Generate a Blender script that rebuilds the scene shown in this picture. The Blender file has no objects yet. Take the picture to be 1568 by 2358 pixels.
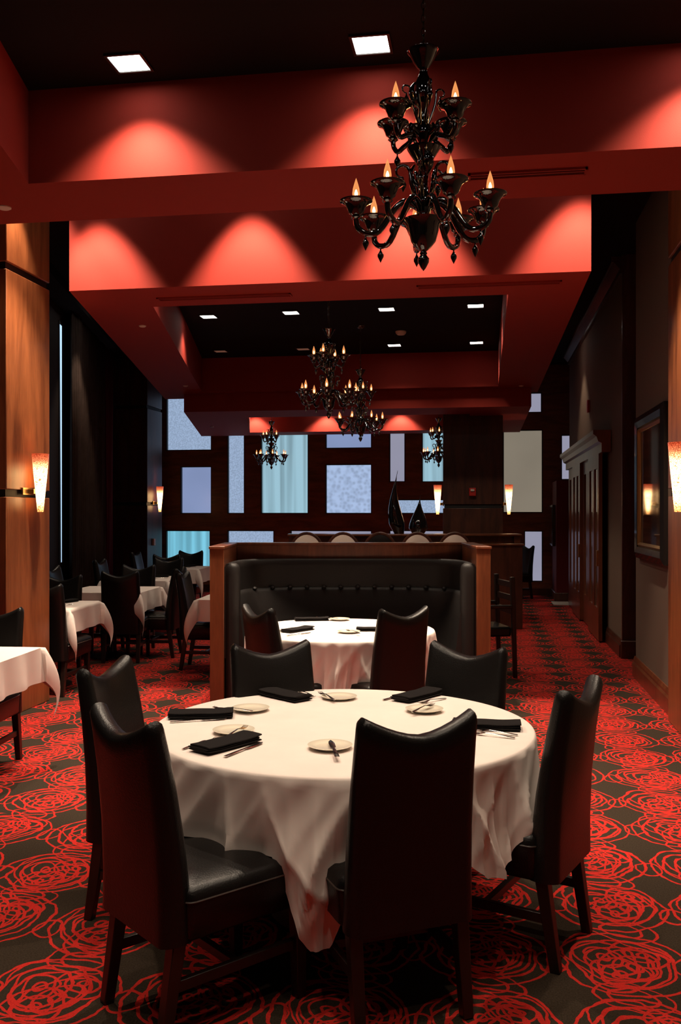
import bpy, math, random
from mathutils import Vector, Matrix
random.seed(7)
PI = math.pi
R = math.radians
SC = bpy.context.scene
COL = SC.collection

# ---------------------------------------------------------------- camera, world, exposure
F, CX, HY, CAMZ, YAW = 2150.0, 784.0, 1179.0, 1.63, R(8.75)
cy_, sy_ = math.cos(YAW), math.sin(YAW)
cam = bpy.data.cameras.new('camera')
cam.sensor_fit = 'HORIZONTAL'; cam.sensor_width = 36; cam.lens = F/1568*36
cam.clip_end = 100
co = bpy.data.objects.new('camera', cam); COL.objects.link(co)
co.location = (0, 0, CAMZ); co.rotation_euler = (PI/2, 0, YAW)
SC.camera = co
w = bpy.data.worlds.new('world'); SC.world = w; w.use_nodes = True
w.node_tree.nodes['Background'].inputs[0].default_value = (0.05, 0.07, 0.1, 1)
w.node_tree.nodes['Background'].inputs[1].default_value = 0.1
vs = SC.view_settings
vs.view_transform = 'Standard'; vs.look = 'None'; vs.exposure = 0.0; vs.gamma = 1.0; vs.use_curve_mapping = False
SC.cycles.max_bounces = 6; SC.cycles.diffuse_bounces = 2; SC.cycles.glossy_bounces = 3
SC.cycles.sample_clamp_indirect = 3.0
WARM = (1.0, 0.80, 0.60)
# light levels
P_SPOT_WALL, P_SPOT_TABLE, P_SPOT_FLOOR, P_SCONCE = 185, 62, 34, 6

# ---------------------------------------------------------------- surveying: a sighting through the camera to a place in the room
def at(px, py, d):
    r = (px-CX)/F*d
    return Vector((r*cy_-d*sy_, r*sy_+d*cy_, CAMZ+(HY-py)/F*d))
def onz(px, py, z):                     # where a sighting meets the level z
    return at(px, py, F*(CAMZ-z)/(py-HY))
def ony(px, py, Y):                     # where a sighting meets the plane Y
    return at(px, py, Y/(cy_+(px-CX)/F*sy_))
def onx(px, py, X):
    return at(px, py, X/((px-CX)/F*cy_-sy_))

# ---------------------------------------------------------------- materials
MATS = {}
def newmat(name):
    m = bpy.data.materials.new(name); m.use_nodes = True
    nt = m.node_tree
    return m, nt, nt.nodes['Principled BSDF']
def N(nt, typ, **kw):
    n = nt.nodes.new(typ)
    for k, v in kw.items():
        if k.startswith('i_'):
            n.inputs[k[2:].replace('_', ' ')].default_value = v
        else: setattr(n, k, v)
    return n
def L(nt, a, b): nt.links.new(a, b)
def ramp(nt, fac, stops):
    r = N(nt, 'ShaderNodeValToRGB')
    e = r.color_ramp.elements
    while len(e) < len(stops): e.new(0.5)
    for i, (p, c) in enumerate(stops):
        e[i].position = p; e[i].color = (*c, 1)
    L(nt, fac, r.inputs[0]); return r.outputs[0]
def bump(nt, b, h, s, dist=0.01):
    n = N(nt, 'ShaderNodeBump'); n.inputs['Strength'].default_value = s; n.inputs['Distance'].default_value = dist
    L(nt, h, n.inputs['Height']); L(nt, n.outputs[0], b.inputs['Normal'])
def plain(name, col, rough=0.6, metal=0.0, coat=0.0, spec=0.5, noise=0.0, nscale=20, bmp=0.0):
    m, nt, b = newmat(name)
    b.inputs['Base Color'].default_value = (*col, 1)
    b.inputs['Roughness'].default_value = rough; b.inputs['Metallic'].default_value = metal
    b.inputs['Coat Weight'].default_value = coat; b.inputs['Specular IOR Level'].default_value = spec
    if noise or bmp:
        tc = N(nt, 'ShaderNodeTexCoord'); nz = N(nt, 'ShaderNodeTexNoise'); nz.inputs['Scale'].default_value = nscale
        nz.inputs['Detail'].default_value = 4
        L(nt, tc.outputs['Object'], nz.inputs['Vector'])
        if noise:
            c = ramp(nt, nz.outputs[0], [(0.3, tuple(x*(1-noise) for x in col)), (0.7, tuple(min(1, x*(1+noise)) for x in col))])
            L(nt, c, b.inputs['Base Color'])
        if bmp: bump(nt, b, nz.outputs[0], bmp, 0.004)
    MATS[name] = m; return m
def wood(name, c1, c2, rough=0.4, scale=(6, 6, 0.5), coat=0.2):
    m, nt, b = newmat(name)
    tc = N(nt, 'ShaderNodeTexCoord'); mp = N(nt, 'ShaderNodeMapping'); mp.inputs['Scale'].default_value = scale
    L(nt, tc.outputs['Object'], mp.inputs[0])
    n1 = N(nt, 'ShaderNodeTexNoise'); n1.inputs['Scale'].default_value = 1.6; n1.inputs['Detail'].default_value = 6; n1.inputs['Distortion'].default_value = 1.2
    L(nt, mp.outputs[0], n1.inputs['Vector'])
    mp2 = N(nt, 'ShaderNodeMapping'); mp2.inputs['Scale'].default_value = tuple(s*9 for s in scale)
    L(nt, tc.outputs['Object'], mp2.inputs[0])
    n2 = N(nt, 'ShaderNodeTexNoise'); n2.inputs['Scale'].default_value = 2; n2.inputs['Detail'].default_value = 3
    L(nt, mp2.outputs[0], n2.inputs['Vector'])
    ad = N(nt, 'ShaderNodeMath', operation='MULTIPLY_ADD'); ad.inputs[1].default_value = 0.35; L(nt, n2.outputs[0], ad.inputs[0]); L(nt, n1.outputs[0], ad.inputs[2])
    c = ramp(nt, ad.outputs[0], [(0.45, c1), (0.85, c2)])
    L(nt, c, b.inputs['Base Color']); b.inputs['Roughness'].default_value = rough
    b.inputs['Coat Weight'].default_value = coat; b.inputs['Coat Roughness'].default_value = 0.25
    MATS[name] = m; return m
def emit(name, col, s, base=(0, 0, 0)):
    m, nt, b = newmat(name)
    b.inputs['Base Color'].default_value = (*base, 1)
    b.inputs['Emission Color'].default_value = (*col, 1); b.inputs['Emission Strength'].default_value = s
    MATS[name] = m; return m

plain('red_paint', (0.26, 0.025, 0.0165), 0.75, spec=0.15, bmp=0.12, nscale=260)
plain('black_ceiling', (0.012, 0.010, 0.010), 0.9, spec=0.1)
plain('dark_wall', (0.020, 0.013, 0.011), 0.7, spec=0.2)
plain('taupe_wall', (0.16, 0.115, 0.085), 0.8, spec=0.15, bmp=0.1, nscale=300)
plain('maroon_wall', (0.12, 0.012, 0.016), 0.75, spec=0.2)
wood('cherry', (0.12, 0.030, 0.009), (0.34, 0.105, 0.034), 0.38, (3, 3, 0.35), 0.3)
wood('booth_wood', (0.085, 0.021, 0.008), (0.19, 0.054, 0.020), 0.30, (3, 3, 0.4), 0.4)
wood('dark_wood', (0.030, 0.009, 0.005), (0.085, 0.026, 0.013), 0.4, (4, 4, 0.6), 0.2)
wood('wall_wood', (0.09, 0.026, 0.013), (0.24, 0.075, 0.034), 0.5, (0.7, 4, 4), 0.1)
wood('espresso', (0.006, 0.003, 0.0025), (0.014, 0.006, 0.004), 0.4, (5, 5, 1), 0.1)
plain('groove_black', (0.006, 0.005, 0.005), 0.6)
plain('leather', (0.006, 0.0052, 0.005), 0.32, spec=0.30, bmp=0.25, nscale=180)
plain('booth_leather', (0.010, 0.008, 0.0075), 0.5, spec=0.3, bmp=0.2, nscale=160)
plain('piping', (0.05, 0.035, 0.028), 0.4)
plain('cloth', (0.78, 0.68, 0.625), 0.85, spec=0.1, noise=0.03, nscale=6, bmp=0.12)
plain('napkin', (0.014, 0.012, 0.012), 0.95, spec=0.1, bmp=0.3, nscale=400)
plain('porcelain', (0.82, 0.74, 0.60), 0.15, coat=0.4)
plain('steel', (0.62, 0.58, 0.52), 0.16, metal=1.0)
plain('black_glass', (0.004, 0.004, 0.004), 0.04, coat=1.0, spec=0.8)
plain('black_ceramic', (0.006, 0.005, 0.005), 0.08, coat=0.8)
plain('chain_metal', (0.05, 0.035, 0.02), 0.3, metal=0.9)
plain('white_plastic', (0.7, 0.6, 0.52), 0.5)
plain('dark_socket', (0.5, 0.4, 0.3), 0.5)
plain('curtain', (0.050, 0.032, 0.026), 0.9, spec=0.1, noise=0.2, nscale=8)
plain('purple_light_cloth', (0.10, 0.008, 0.022), 0.85, spec=0.2)
plain('ivory_fabric', (0.72, 0.62, 0.54), 0.8, spec=0.2)
plain('black_frame', (0.010, 0.008, 0.008), 0.25, coat=0.5)
plain('gold_liner', (0.45, 0.28, 0.12), 0.35, metal=0.8)
plain('red_plastic', (0.5, 0.02, 0.015), 0.4)
plain('screen', (0.004, 0.004, 0.005), 0.08, coat=0.6)
plain('brass', (0.5, 0.32, 0.14), 0.3, metal=1)
plain('door_glass', (0.20, 0.13, 0.09), 0.12, spec=0.8, coat=1.0, noise=0.35, nscale=5)
plain('threshold', (0.45, 0.40, 0.36), 0.4)
emit('lens', (1.0, 0.93, 0.84), 14)
emit('lens_dim', (1.0, 0.40, 0.25), 0.12)
emit('filament', (1.0, 0.50, 0.16), 22)

def bulb_mat():
    m, nt, b = newmat('bulb_glass'); nt.nodes.remove(b)
    out = nt.nodes['Material Output']
    tr = N(nt, 'ShaderNodeBsdfTransparent'); em = N(nt, 'ShaderNodeEmission'); gl = N(nt, 'ShaderNodeBsdfGlossy')
    gl.inputs['Roughness'].default_value = 0.05
    em.inputs[0].default_value = (1.0, 0.36, 0.11, 1); em.inputs[1].default_value = 1.1
    lw = N(nt, 'ShaderNodeLayerWeight'); lw.inputs[0].default_value = 0.35
    m1 = N(nt, 'ShaderNodeMixShader'); m1.inputs[0].default_value = 0.5
    L(nt, tr.outputs[0], m1.inputs[1]); L(nt, em.outputs[0], m1.inputs[2])
    m2 = N(nt, 'ShaderNodeMixShader'); L(nt, lw.outputs['Facing'], m2.inputs[0])
    L(nt, m1.outputs[0], m2.inputs[1]); L(nt, em.outputs[0], m2.inputs[2])
    L(nt, m2.outputs[0], out.inputs[0]); MATS['bulb_glass'] = m
bulb_mat()

def sconce_mat():                       # crackled amber glass, brightest where the lamp sits
    m, nt, b = newmat('sconce_glass')
    tc = N(nt, 'ShaderNodeTexCoord'); sp = N(nt, 'ShaderNodeSeparateXYZ'); L(nt, tc.outputs['Object'], sp.inputs[0])
    v = N(nt, 'ShaderNodeTexVoronoi', feature='DISTANCE_TO_EDGE'); v.inputs['Scale'].default_value = 70
    L(nt, tc.outputs['Object'], v.inputs['Vector'])
    cr = ramp(nt, v.outputs['Distance'], [(0.02, (0.25, 0.05, 0.03)), (0.12, (1, 1, 1))])
    zc = ramp(nt, sp.outputs[2], [(0.0, (1.0, 0.45, 0.12)), (0.10, (1.0, 0.62, 0.25)), (0.34, (1.0, 0.62, 0.25)), (0.47, (1.0, 0.13, 0.045))])
    zs = ramp(nt, sp.outputs[2], [(0.0, (0.20,)*3), (0.09, (1,)*3), (0.31, (1,)*3), (0.42, (0.14,)*3), (0.49, (0.05,)*3)])
    mx = N(nt, 'ShaderNodeMix', data_type='RGBA', blend_type='MULTIPLY'); mx.inputs[0].default_value = 1
    L(nt, zc, mx.inputs[6]); L(nt, cr, mx.inputs[7])
    mu = N(nt, 'ShaderNodeMath', operation='MULTIPLY'); mu.inputs[1].default_value = 9.0; L(nt, zs, mu.inputs[0])
    L(nt, mx.outputs[2], b.inputs['Emission Color']); L(nt, mu.outputs[0], b.inputs['Emission Strength'])
    b.inputs['Base Color'].default_value = (0.4, 0.12, 0.05, 1); b.inputs['Roughness'].default_value = 0.2
    MATS['sconce_glass'] = m
sconce_mat()

def window_mat(name, kind, c, s):
    m, nt, b = newmat(name)
    tc = N(nt, 'ShaderNodeTexCoord')
    if kind == 'folds':
        mp = N(nt, 'ShaderNodeMapping'); mp.inputs['Scale'].default_value = (5.5, 1, 0.12); L(nt, tc.outputs['Object'], mp.inputs[0])
        t = N(nt, 'ShaderNodeTexNoise'); t.inputs['Scale'].default_value = 1.6; t.inputs['Detail'].default_value = 1
        L(nt, mp.outputs[0], t.inputs['Vector']); f = t.outputs[0]; lo, hi, k = 0.35, 0.62, 0.62
    elif kind == 'dots':
        t = N(nt, 'ShaderNodeTexVoronoi', feature='SMOOTH_F1'); t.inputs['Scale'].default_value = 14; L(nt, tc.outputs['Object'], t.inputs['Vector'])
        f = t.outputs['Distance']; lo, hi, k = 0.2, 0.6, 0.72
    elif kind == 'frost':
        t = N(nt, 'ShaderNodeTexNoise'); t.inputs['Scale'].default_value = 38; t.inputs['Detail'].default_value = 2; L(nt, tc.outputs['Object'], t.inputs['Vector'])
        f = t.outputs[0]; lo, hi, k = 0.35, 0.65, 0.72
    else:
        t = N(nt, 'ShaderNodeTexNoise'); t.inputs['Scale'].default_value = 0.8; L(nt, tc.outputs['Object'], t.inputs['Vector'])
        f = t.outputs[0]; lo, hi, k = 0.3, 0.7, 0.86
    col = ramp(nt, f, [(lo, tuple(x*k for x in c)), (hi, c)])
    L(nt, col, b.inputs['Emission Color']); b.inputs['Emission Strength'].default_value = s
    b.inputs['Base Color'].default_value = (0.1, 0.12, 0.14, 1); b.inputs['Roughness'].default_value = 0.25
    MATS[name] = m
window_mat('pane_folds', 'folds', (0.33, 0.55, 0.66), 0.98)
window_mat('pane_cyan', 'folds', (0.20, 0.58, 0.76), 1.03)
window_mat('pane_dots', 'dots', (0.38, 0.50, 0.74), 1.03)
window_mat('pane_frost', 'frost', (0.33, 0.44, 0.63), 1.03)
window_mat('pane_plain', 'plain', (0.24, 0.31, 0.53), 0.98)
window_mat('pane_grey', 'plain', (0.30, 0.30, 0.40), 0.98)
window_mat('pane_shade', 'plain', (0.25, 0.215, 0.165), 0.9)
window_mat('pane_slit', 'plain', (0.5, 0.75, 1.0), 1.2)

def carpet_mat():
    m, nt, b = newmat('carpet')
    tc = N(nt, 'ShaderNodeTexCoord')
    nz = N(nt, 'ShaderNodeTexNoise'); nz.inputs['Scale'].default_value = 5.5; nz.inputs['Detail'].default_value = 3
    L(nt, tc.outputs['Object'], nz.inputs['Vector'])
    def vm(op, a, bb=None, val=None):
        n = N(nt, 'ShaderNodeVectorMath', operation=op)
        L(nt, a, n.inputs[0])
        if bb is not None: L(nt, bb, n.inputs[1])
        if val is not None: n.inputs[1].default_value = val
        return n
    def mt(op, a, bb=None, val=None, c=None):
        n = N(nt, 'ShaderNodeMath', operation=op)
        L(nt, a, n.inputs[0])
        if bb is not None: L(nt, bb, n.inputs[1])
        if val is not None: n.inputs[1].default_value = val
        if c is not None: n.inputs[2].default_value = c
        return n.outputs[0]
    off = vm('SUBTRACT', nz.outputs['Color'], val=(0.5, 0.5, 0.5))
    offs = vm('MULTIPLY', off.outputs[0], val=(0.085, 0.085, 0))
    CELL = 0.49
    total = None
    # (lattice shift in cells, ring centre in the cell, ring spacing, largest radius, smallest radius, oval, turn, thickness)
    layers = [((0, 0), (0.00, 0.00), 0.105, 0.49, 0.22, 1.00, 0.0, 0.024),
              ((0, 0), (0.09, -0.06), 0.110, 0.37, 0.03, 1.16, 0.5, 0.025),
              ((0, 0), (-0.10, 0.08), 0.095, 0.34, 0.00, 0.86, 1.1, 0.023),
              ((0, 0), (-0.04, -0.18), 0.090, 0.25, 0.00, 1.1, 0.2, 0.022),
              ((0, 0), (0.16, 0.16), 0.080, 0.22, 0.00, 0.9, 0.8, 0.022),
              ((0.5, 0.06), (0.0, 0.0), 0.085, 0.20, 0.06, 1.2, 0.1, 0.022),
              ((0.04, 0.5), (0.05, 0.0), 0.090, 0.23, 0.06, 0.82, 0.3, 0.022)]
    for (sx, sy), (ox, oy), sp, rmax, rmin, oval, turn, th in layers:
        p = vm('ADD', tc.outputs['Object'], offs.outputs[0])
        p = vm('SUBTRACT', p.outputs[0], val=(0.745, 4.47, 0))
        p = vm('MULTIPLY', p.outputs[0], val=(1/CELL, 1/CELL, 0))
        p = vm('ADD', p.outputs[0], val=(sx+50, sy+0.5+50, 0.0))
        fl = vm('FLOOR', p.outputs[0])
        wn = N(nt, 'ShaderNodeTexWhiteNoise', noise_dimensions='3D'); L(nt, fl.outputs[0], wn.inputs['Vector'])
        jit = vm('SUBTRACT', wn.outputs['Color'], val=(0.5, 0.5, 0.5))
        jit = vm('MULTIPLY', jit.outputs[0], val=(0.14 if rmax < 0.45 else 0.02,)*2+(0,))
        fr = vm('SUBTRACT', p.outputs[0], fl.outputs[0])
        fr = vm('SUBTRACT', fr.outputs[0], val=(0.5+ox, 0.5+oy, 0))
        fr = vm('ADD', fr.outputs[0], jit.outputs[0])
        ro = N(nt, 'ShaderNodeVectorRotate', rotation_type='Z_AXIS'); ro.inputs['Angle'].default_value = turn
        L(nt, fr.outputs[0], ro.inputs['Vector'])
        sc_ = vm('MULTIPLY', ro.outputs[0], val=(oval, 1/oval, 0))
        ln = N(nt, 'ShaderNodeVectorMath', operation='LENGTH'); L(nt, sc_.outputs[0], ln.inputs[0])
        r = ln.outputs['Value']
        q = mt('DIVIDE', r, val=sp)
        q = mt('FRACT', q)
        q = mt('SUBTRACT', q, val=0.5)
        q = mt('ABSOLUTE', q)
        line = mt('LESS_THAN', q, val=th/sp/2)
        mk = mt('MULTIPLY', mt('LESS_THAN', r, val=rmax), mt('GREATER_THAN', r, val=rmin))
        line = mt('MULTIPLY', line, mk)
        total = line if total is None else mt('MAXIMUM', total, line)
    fuzz = N(nt, 'ShaderNodeTexNoise'); fuzz.inputs['Scale'].default_value = 160; fuzz.inputs['Detail'].default_value = 3
    L(nt, tc.outputs['Object'], fuzz.inputs['Vector'])
    dk = ramp(nt, fuzz.outputs[0], [(0.3, (0.024, 0.016, 0.010)), (0.7, (0.050, 0.035, 0.024))])
    rd = ramp(nt, fuzz.outputs[0], [(0.3, (0.44, 0.018, 0.014)), (0.7, (0.63, 0.032, 0.023))])
    mx = N(nt, 'ShaderNodeMix', data_type='RGBA'); L(nt, total, mx.inputs[0]); L(nt, dk, mx.inputs[6]); L(nt, rd, mx.inputs[7])
    L(nt, mx.outputs[2], b.inputs['Base Color']); b.inputs['Roughness'].default_value = 0.97; b.inputs['Specular IOR Level'].default_value = 0.08
    bump(nt, b, fuzz.outputs[0], 0.4, 0.004)
    MATS['carpet'] = m
carpet_mat()

def painting_mat():
    m, nt, b = newmat('painting')
    tc = N(nt, 'ShaderNodeTexCoord'); n = N(nt, 'ShaderNodeTexNoise'); n.inputs['Scale'].default_value = 3.0; n.inputs['Detail'].default_value = 5
    L(nt, tc.outputs['Object'], n.inputs['Vector'])
    c = ramp(nt, n.outputs[0], [(0.35, (0.02, 0.013, 0.009)), (0.6, (0.10, 0.065, 0.042)), (0.75, (0.03, 0.015, 0.01))])
    L(nt, c, b.inputs['Base Color']); b.inputs['Roughness'].default_value = 0.06; b.inputs['Coat Weight'].default_value = 1
    MATS['painting'] = m
painting_mat()

# ---------------------------------------------------------------- mesh building
class MB:
    def __init__(s): s.v = []; s.f = []; s.mi = []; s.cur = 0
    def add(s, vs, fs):
        o = len(s.v); s.v += [tuple(p) for p in vs]
        for f in fs: s.f.append(tuple(i+o for i in f)); s.mi.append(s.cur)
        return s
    def box(s, x0, x1, y0, y1, z0, z1, M=None):
        vs = [Vector((x, y, z)) for z in (z0, z1) for y in (y0, y1) for x in (x0, x1)]
        if M is not None: vs = [M @ v for v in vs]
        return s.add(vs, [(0, 2, 3, 1), (4, 5, 7, 6), (0, 1, 5, 4), (2, 6, 7, 3), (0, 4, 6, 2), (1, 3, 7, 5)])
    def prism(s, poly, z0, z1):           # poly counter-clockwise in XY
        n = len(poly)
        vs = [(x, y, z0) for x, y in poly]+[(x, y, z1) for x, y in poly]
        fs = [tuple(range(n-1, -1, -1)), tuple(range(n, 2*n))]
        fs += [(i, (i+1) % n, n+(i+1) % n, n+i) for i in range(n)]
        return s.add(vs, fs)
    def taper(s, a, b, wa, wb):           # square bar from a to b
        a = Vector(a); b = Vector(b); d = (b-a).normalized()
        u = d.cross(Vector((0, 1, 0))) if abs(d.y) < 0.9 else d.cross(Vector((1, 0, 0)))
        u.normalize(); v = d.cross(u)
        vs = []
        for p, w_ in ((a, wa), (b, wb)):
            for i, j in ((-1, -1), (1, -1), (1, 1), (-1, 1)): vs.append(p+u*(i*w_/2)+v*(j*w_/2))
        return s.add(vs, [(3, 2, 1, 0), (4, 5, 6, 7)]+[(i, (i+1) % 4, 4+(i+1) % 4, 4+i) for i in range(4)])
    def lathe(s, prof, n=24, c=(0, 0, 0), bend=None):
        vs = []; fs = []
        for r_, z in prof:
            bx, by = bend(z) if bend else (0, 0)
            for k in range(n):
                a = 2*PI*k/n; vs.append((c[0]+bx+r_*math.cos(a), c[1]+by+r_*math.sin(a), c[2]+z))
        m = len(prof)
        for i in range(m-1):
            for k in range(n): fs.append((i*n+k, i*n+(k+1) % n, (i+1)*n+(k+1) % n, (i+1)*n+k))
        if prof[0][0] > 1e-5: fs.append(tuple(range(n-1, -1, -1)))
        if prof[-1][0] > 1e-5: fs.append(tuple(range((m-1)*n, m*n)))
        return s.add(vs, fs)
    def tube(s, pts, rad, n=8, flat=1.0):
        pts = [Vector(p) for p in pts]; m = len(pts)
        if not isinstance(rad, (list, tuple)): rad = [rad]*m
        t0 = (pts[1]-pts[0]).normalized()
        u = t0.cross(Vector((0, 0, 1)))
        if u.length < 0.05: u = t0.cross(Vector((0, 1, 0)))
        u.normalize(); vs = []; fs = []
        for i, p in enumerate(pts):
            t = (pts[min(i+1, m-1)]-pts[max(i-1, 0)]).normalized()
            u = (u-t*u.dot(t)).normalized(); v = t.cross(u)
            for k in range(n):
                a = 2*PI*k/n; vs.append(p+u*(math.cos(a)*rad[i])+v*(math.sin(a)*rad[i]*flat))
        for i in range(m-1):
            for k in range(n): fs.append((i*n+k, i*n+(k+1) % n, (i+1)*n+(k+1) % n, (i+1)*n+k))
        fs.append(tuple(range(n-1, -1, -1))); fs.append(tuple(range((m-1)*n, m*n)))
        return s.add(vs, fs)
    def rings(s, rs, cap=True, closed=True):   # list of equally long loops
        n = len(rs[0]); m = len(rs); vs = [p for r_ in rs for p in r_]; fs = []
        for i in range(m-1):
            for k in range(n if closed else n-1): fs.append((i*n+k, i*n+(k+1) % n, (i+1)*n+(k+1) % n, (i+1)*n+k))
        if cap: fs.append(tuple(range(n-1, -1, -1))); fs.append(tuple(range((m-1)*n, m*n)))
        return s.add(vs, fs)
    def torus(s, c, R_, r_, M=None, n=16, k=6, sx=1.0):
        vs = []; fs = []
        for i in range(n):
            a = 2*PI*i/n
            for j in range(k):
                b_ = 2*PI*j/k
                p = Vector(((R_+r_*math.cos(b_))*math.cos(a)*sx, (R_+r_*math.cos(b_))*math.sin(a), r_*math.sin(b_)))
                vs.append((M @ p if M is not None else p)+Vector(c))
        for i in range(n):
            for j in range(k): fs.append((i*k+j, ((i+1) % n)*k+j, ((i+1) % n)*k+(j+1) % k, i*k+(j+1) % k))
        return s.add(vs, fs)
    def mesh(s, name, mats, smooth=True, angle=40):
        me = bpy.data.meshes.new(name); me.from_pydata(s.v, [], s.f)
        for m_ in (mats if isinstance(mats, (list, tuple)) else [mats]): me.materials.append(MATS[m_])
        me.polygons.foreach_set('material_index', s.mi)
        me.update()
        if smooth:
            me.shade_smooth(); me.set_sharp_from_angle(angle=R(angle))
        return me
    def build(s, name, mats, parent=None, bevel=0, smooth=True, angle=40, seg=2):
        o = bpy.data.objects.new(name, s.mesh(name, mats, smooth, angle)); COL.objects.link(o)
        if parent is not None: o.parent = parent
        if bevel:
            b = o.modifiers.new('bevel', 'BEVEL'); b.width = bevel; b.segments = seg; b.limit_method = 'ANGLE'; b.angle_limit = R(50)
        return o
def fix_normals(o):
    import bmesh
    bm = bmesh.new(); bm.from_mesh(o.data); bmesh.ops.recalc_face_normals(bm, faces=bm.faces); bm.to_mesh(o.data); bm.free()
    return o
def tag(o, label=None, cat=None, group=None, kind=None):
    if label: o['label'] = label
    if cat: o['category'] = cat
    if group: o['group'] = group
    if kind: o['kind'] = kind
    return o
def empty(name, loc=(0, 0, 0), rz=0.0):
    o = bpy.data.objects.new(name, None); COL.objects.link(o); o.location = loc; o.rotation_euler = (0, 0, rz); o.empty_display_size = 0.1
    return o
def copy_tree(o, parent=None):
    c = o.copy(); COL.objects.link(c); c.parent = parent
    for ch in list(o.children): copy_tree(ch, c)
    return c
def struct(o, label, cat):
    return tag(o, label, cat, None, 'structure')

# ================================================================ THE SETTING
XR = 1.49                                         # right wall
def XL(Y): return -4.5-0.2475*(Y-7.2)             # the left wall runs outward with distance
YF = 18.6; ZC = 4.5
struct(MB().box(-9.5, 4.2, -2.6, 19.2, -0.1, 0).build('floor', 'carpet', smooth=False), 'dark brown carpet covered in scribbled red rings', 'floor')
struct(MB().box(-9.5, 4.2, -2.6, 19.2, ZC, ZC+0.1).build('ceiling', 'black_ceiling', smooth=False), 'black ceiling high above the red soffits', 'ceiling')
struct(MB().box(-9.5, 4.2, -2.6, -2.5, 0, ZC).build('wall_rear', 'dark_wall', smooth=False), 'dark wall behind the diner', 'wall')
m = MB(); m.prism([(XL(-2.5), -2.5), (XL(18.7), 18.7), (XL(18.7)-0.15, 18.7), (XL(-2.5)-0.15, -2.5)], 0, ZC)
struct(fix_normals(m.build('wall_left', 'dark_wall', smooth=False)), 'dark side wall behind the curtains', 'wall')
struct(MB().box(XR, XR+2.4, -2.5, 9.62, 0, ZC).build('wall_right', 'taupe_wall', smooth=False), 'taupe side wall carrying the framed picture', 'wall')
struct(MB().box(XR+2.4, XR+2.5, 9.62, 10.8, 0, ZC).build('wall_passage', 'dark_wall', smooth=False), 'dark wall deep in the side passage', 'wall')
struct(MB().box(1.53, XR+2.4, 10.8, 17.4, 0, ZC).build('wall_doors', 'taupe_wall', smooth=False), 'taupe wall behind the sliding doors', 'wall')
struct(MB().box(1.52, 1.72, 10.76, 10.8, 0, ZC).build('trim_1', 'dark_wood', smooth=False), 'dark wooden corner post at the side passage', 'trim')
# baseboards
def baseboard(name, x, y0, y1, label, mat='booth_wood'):
    m = MB()
    prof = [(0, 0), (-0.035, 0), (-0.035, 0.13), (-0.024, 0.15), (-0.024, 0.17), (-0.012, 0.20), (0, 0.20)]
    m.rings([[(x+px, y, pz) for px, pz in prof] for y in (y0, y1)])
    struct(fix_normals(m.build(name, mat, smooth=False)), label, 'baseboard')
baseboard('baseboard_right', XR, -2.4, 9.62, 'moulded reddish wooden baseboard below the framed picture')
baseboard('baseboard_doors', 1.53, 10.8, 17.3, 'moulded dark baseboard running up to the sliding doors', 'dark_wood')
struct(MB().box(1.50, 3.5, 10.72, 10.76, 0, 0.2).build('baseboard_passage', 'dark_wood', bevel=0.01), 'dark baseboard on the wall end facing the diner', 'baseboard')
m = MB(); m.rings([[(1.53+px, y, 4.30+pz) for px, pz in [(0, 0), (-0.03, 0.0), (-0.03, 0.05), (-0.10, 0.13), (-0.12, 0.13), (-0.12, 0.19), (0, 0.19)]] for y in (10.8, 17.4)])
struct(fix_normals(m.build('trim_2', 'dark_wood', smooth=False)), 'dark crown moulding high over the sliding doors', 'trim')

# far wall: timber grid with panes of many sizes
wins = [  # x0,y0,x1,y1 as sighted, pane, words
 (382, 915, 487, 1037, 'pane_frost', 'frosted pane in the top corner of the timber window wall'),
 (415, 1074, 487, 1183, 'pane_plain', 'plain lavender pane below the corner frosted pane'),
 (381, 1221, 484, 1312, 'pane_cyan', 'cyan pane with drapery folds above the far dining chairs'),
 (523, 985, 563, 1183, 'pane_frost', 'tall narrow frosted pane beside the broad draped pane'),
 (600, 985, 710, 1183, 'pane_folds', 'tall broad pane with pale drapery folds behind the small chandelier'),
 (523, 1221, 631, 1312, 'pane_frost', 'low frosted pane over the end of the booth'),
 (749, 985, 856, 1032, 'pane_plain', 'shallow pane under the far soffit above the mottled pane'),
 (749, 1069, 856, 1183, 'pane_dots', 'square mottled pane in the middle of the window wall'),
 (668, 1221, 856, 1300, 'pane_grey', 'low wide pane behind the round backed stools'),
 (896, 985, 933, 1110, 'pane_grey', 'tall slim pane directly above the pointed black vase'),
 (971, 985, 1046, 1110, 'pane_folds', 'draped pane cut by the dark wooden column'),
 (896, 1150, 1046, 1183, 'pane_frost', 'shallow wide pane behind the two black vases'),
 (896, 1221, 1046, 1300, 'pane_grey', 'low pane showing a sliver under the black vases'),
 (1158, 990, 1250, 1181, 'pane_shade', 'large beige shaded pane right of the dark wooden column'),
 (1150, 905, 1248, 950, 'pane_grey', 'small pale pane above the far soffit corner'),
 (1207, 1222, 1250, 1340, 'pane_grey', 'tall pale floor level pane behind the lone chair'),
]
rects = []
for x0, y0, x1, y1, pm, lab in wins:
    a = ony(x0, y0, YF); b_ = ony(x1, y1, YF)
    rects.append((a.x, b_.x, min(b_.z, a.z), max(a.z, b_.z)))
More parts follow.
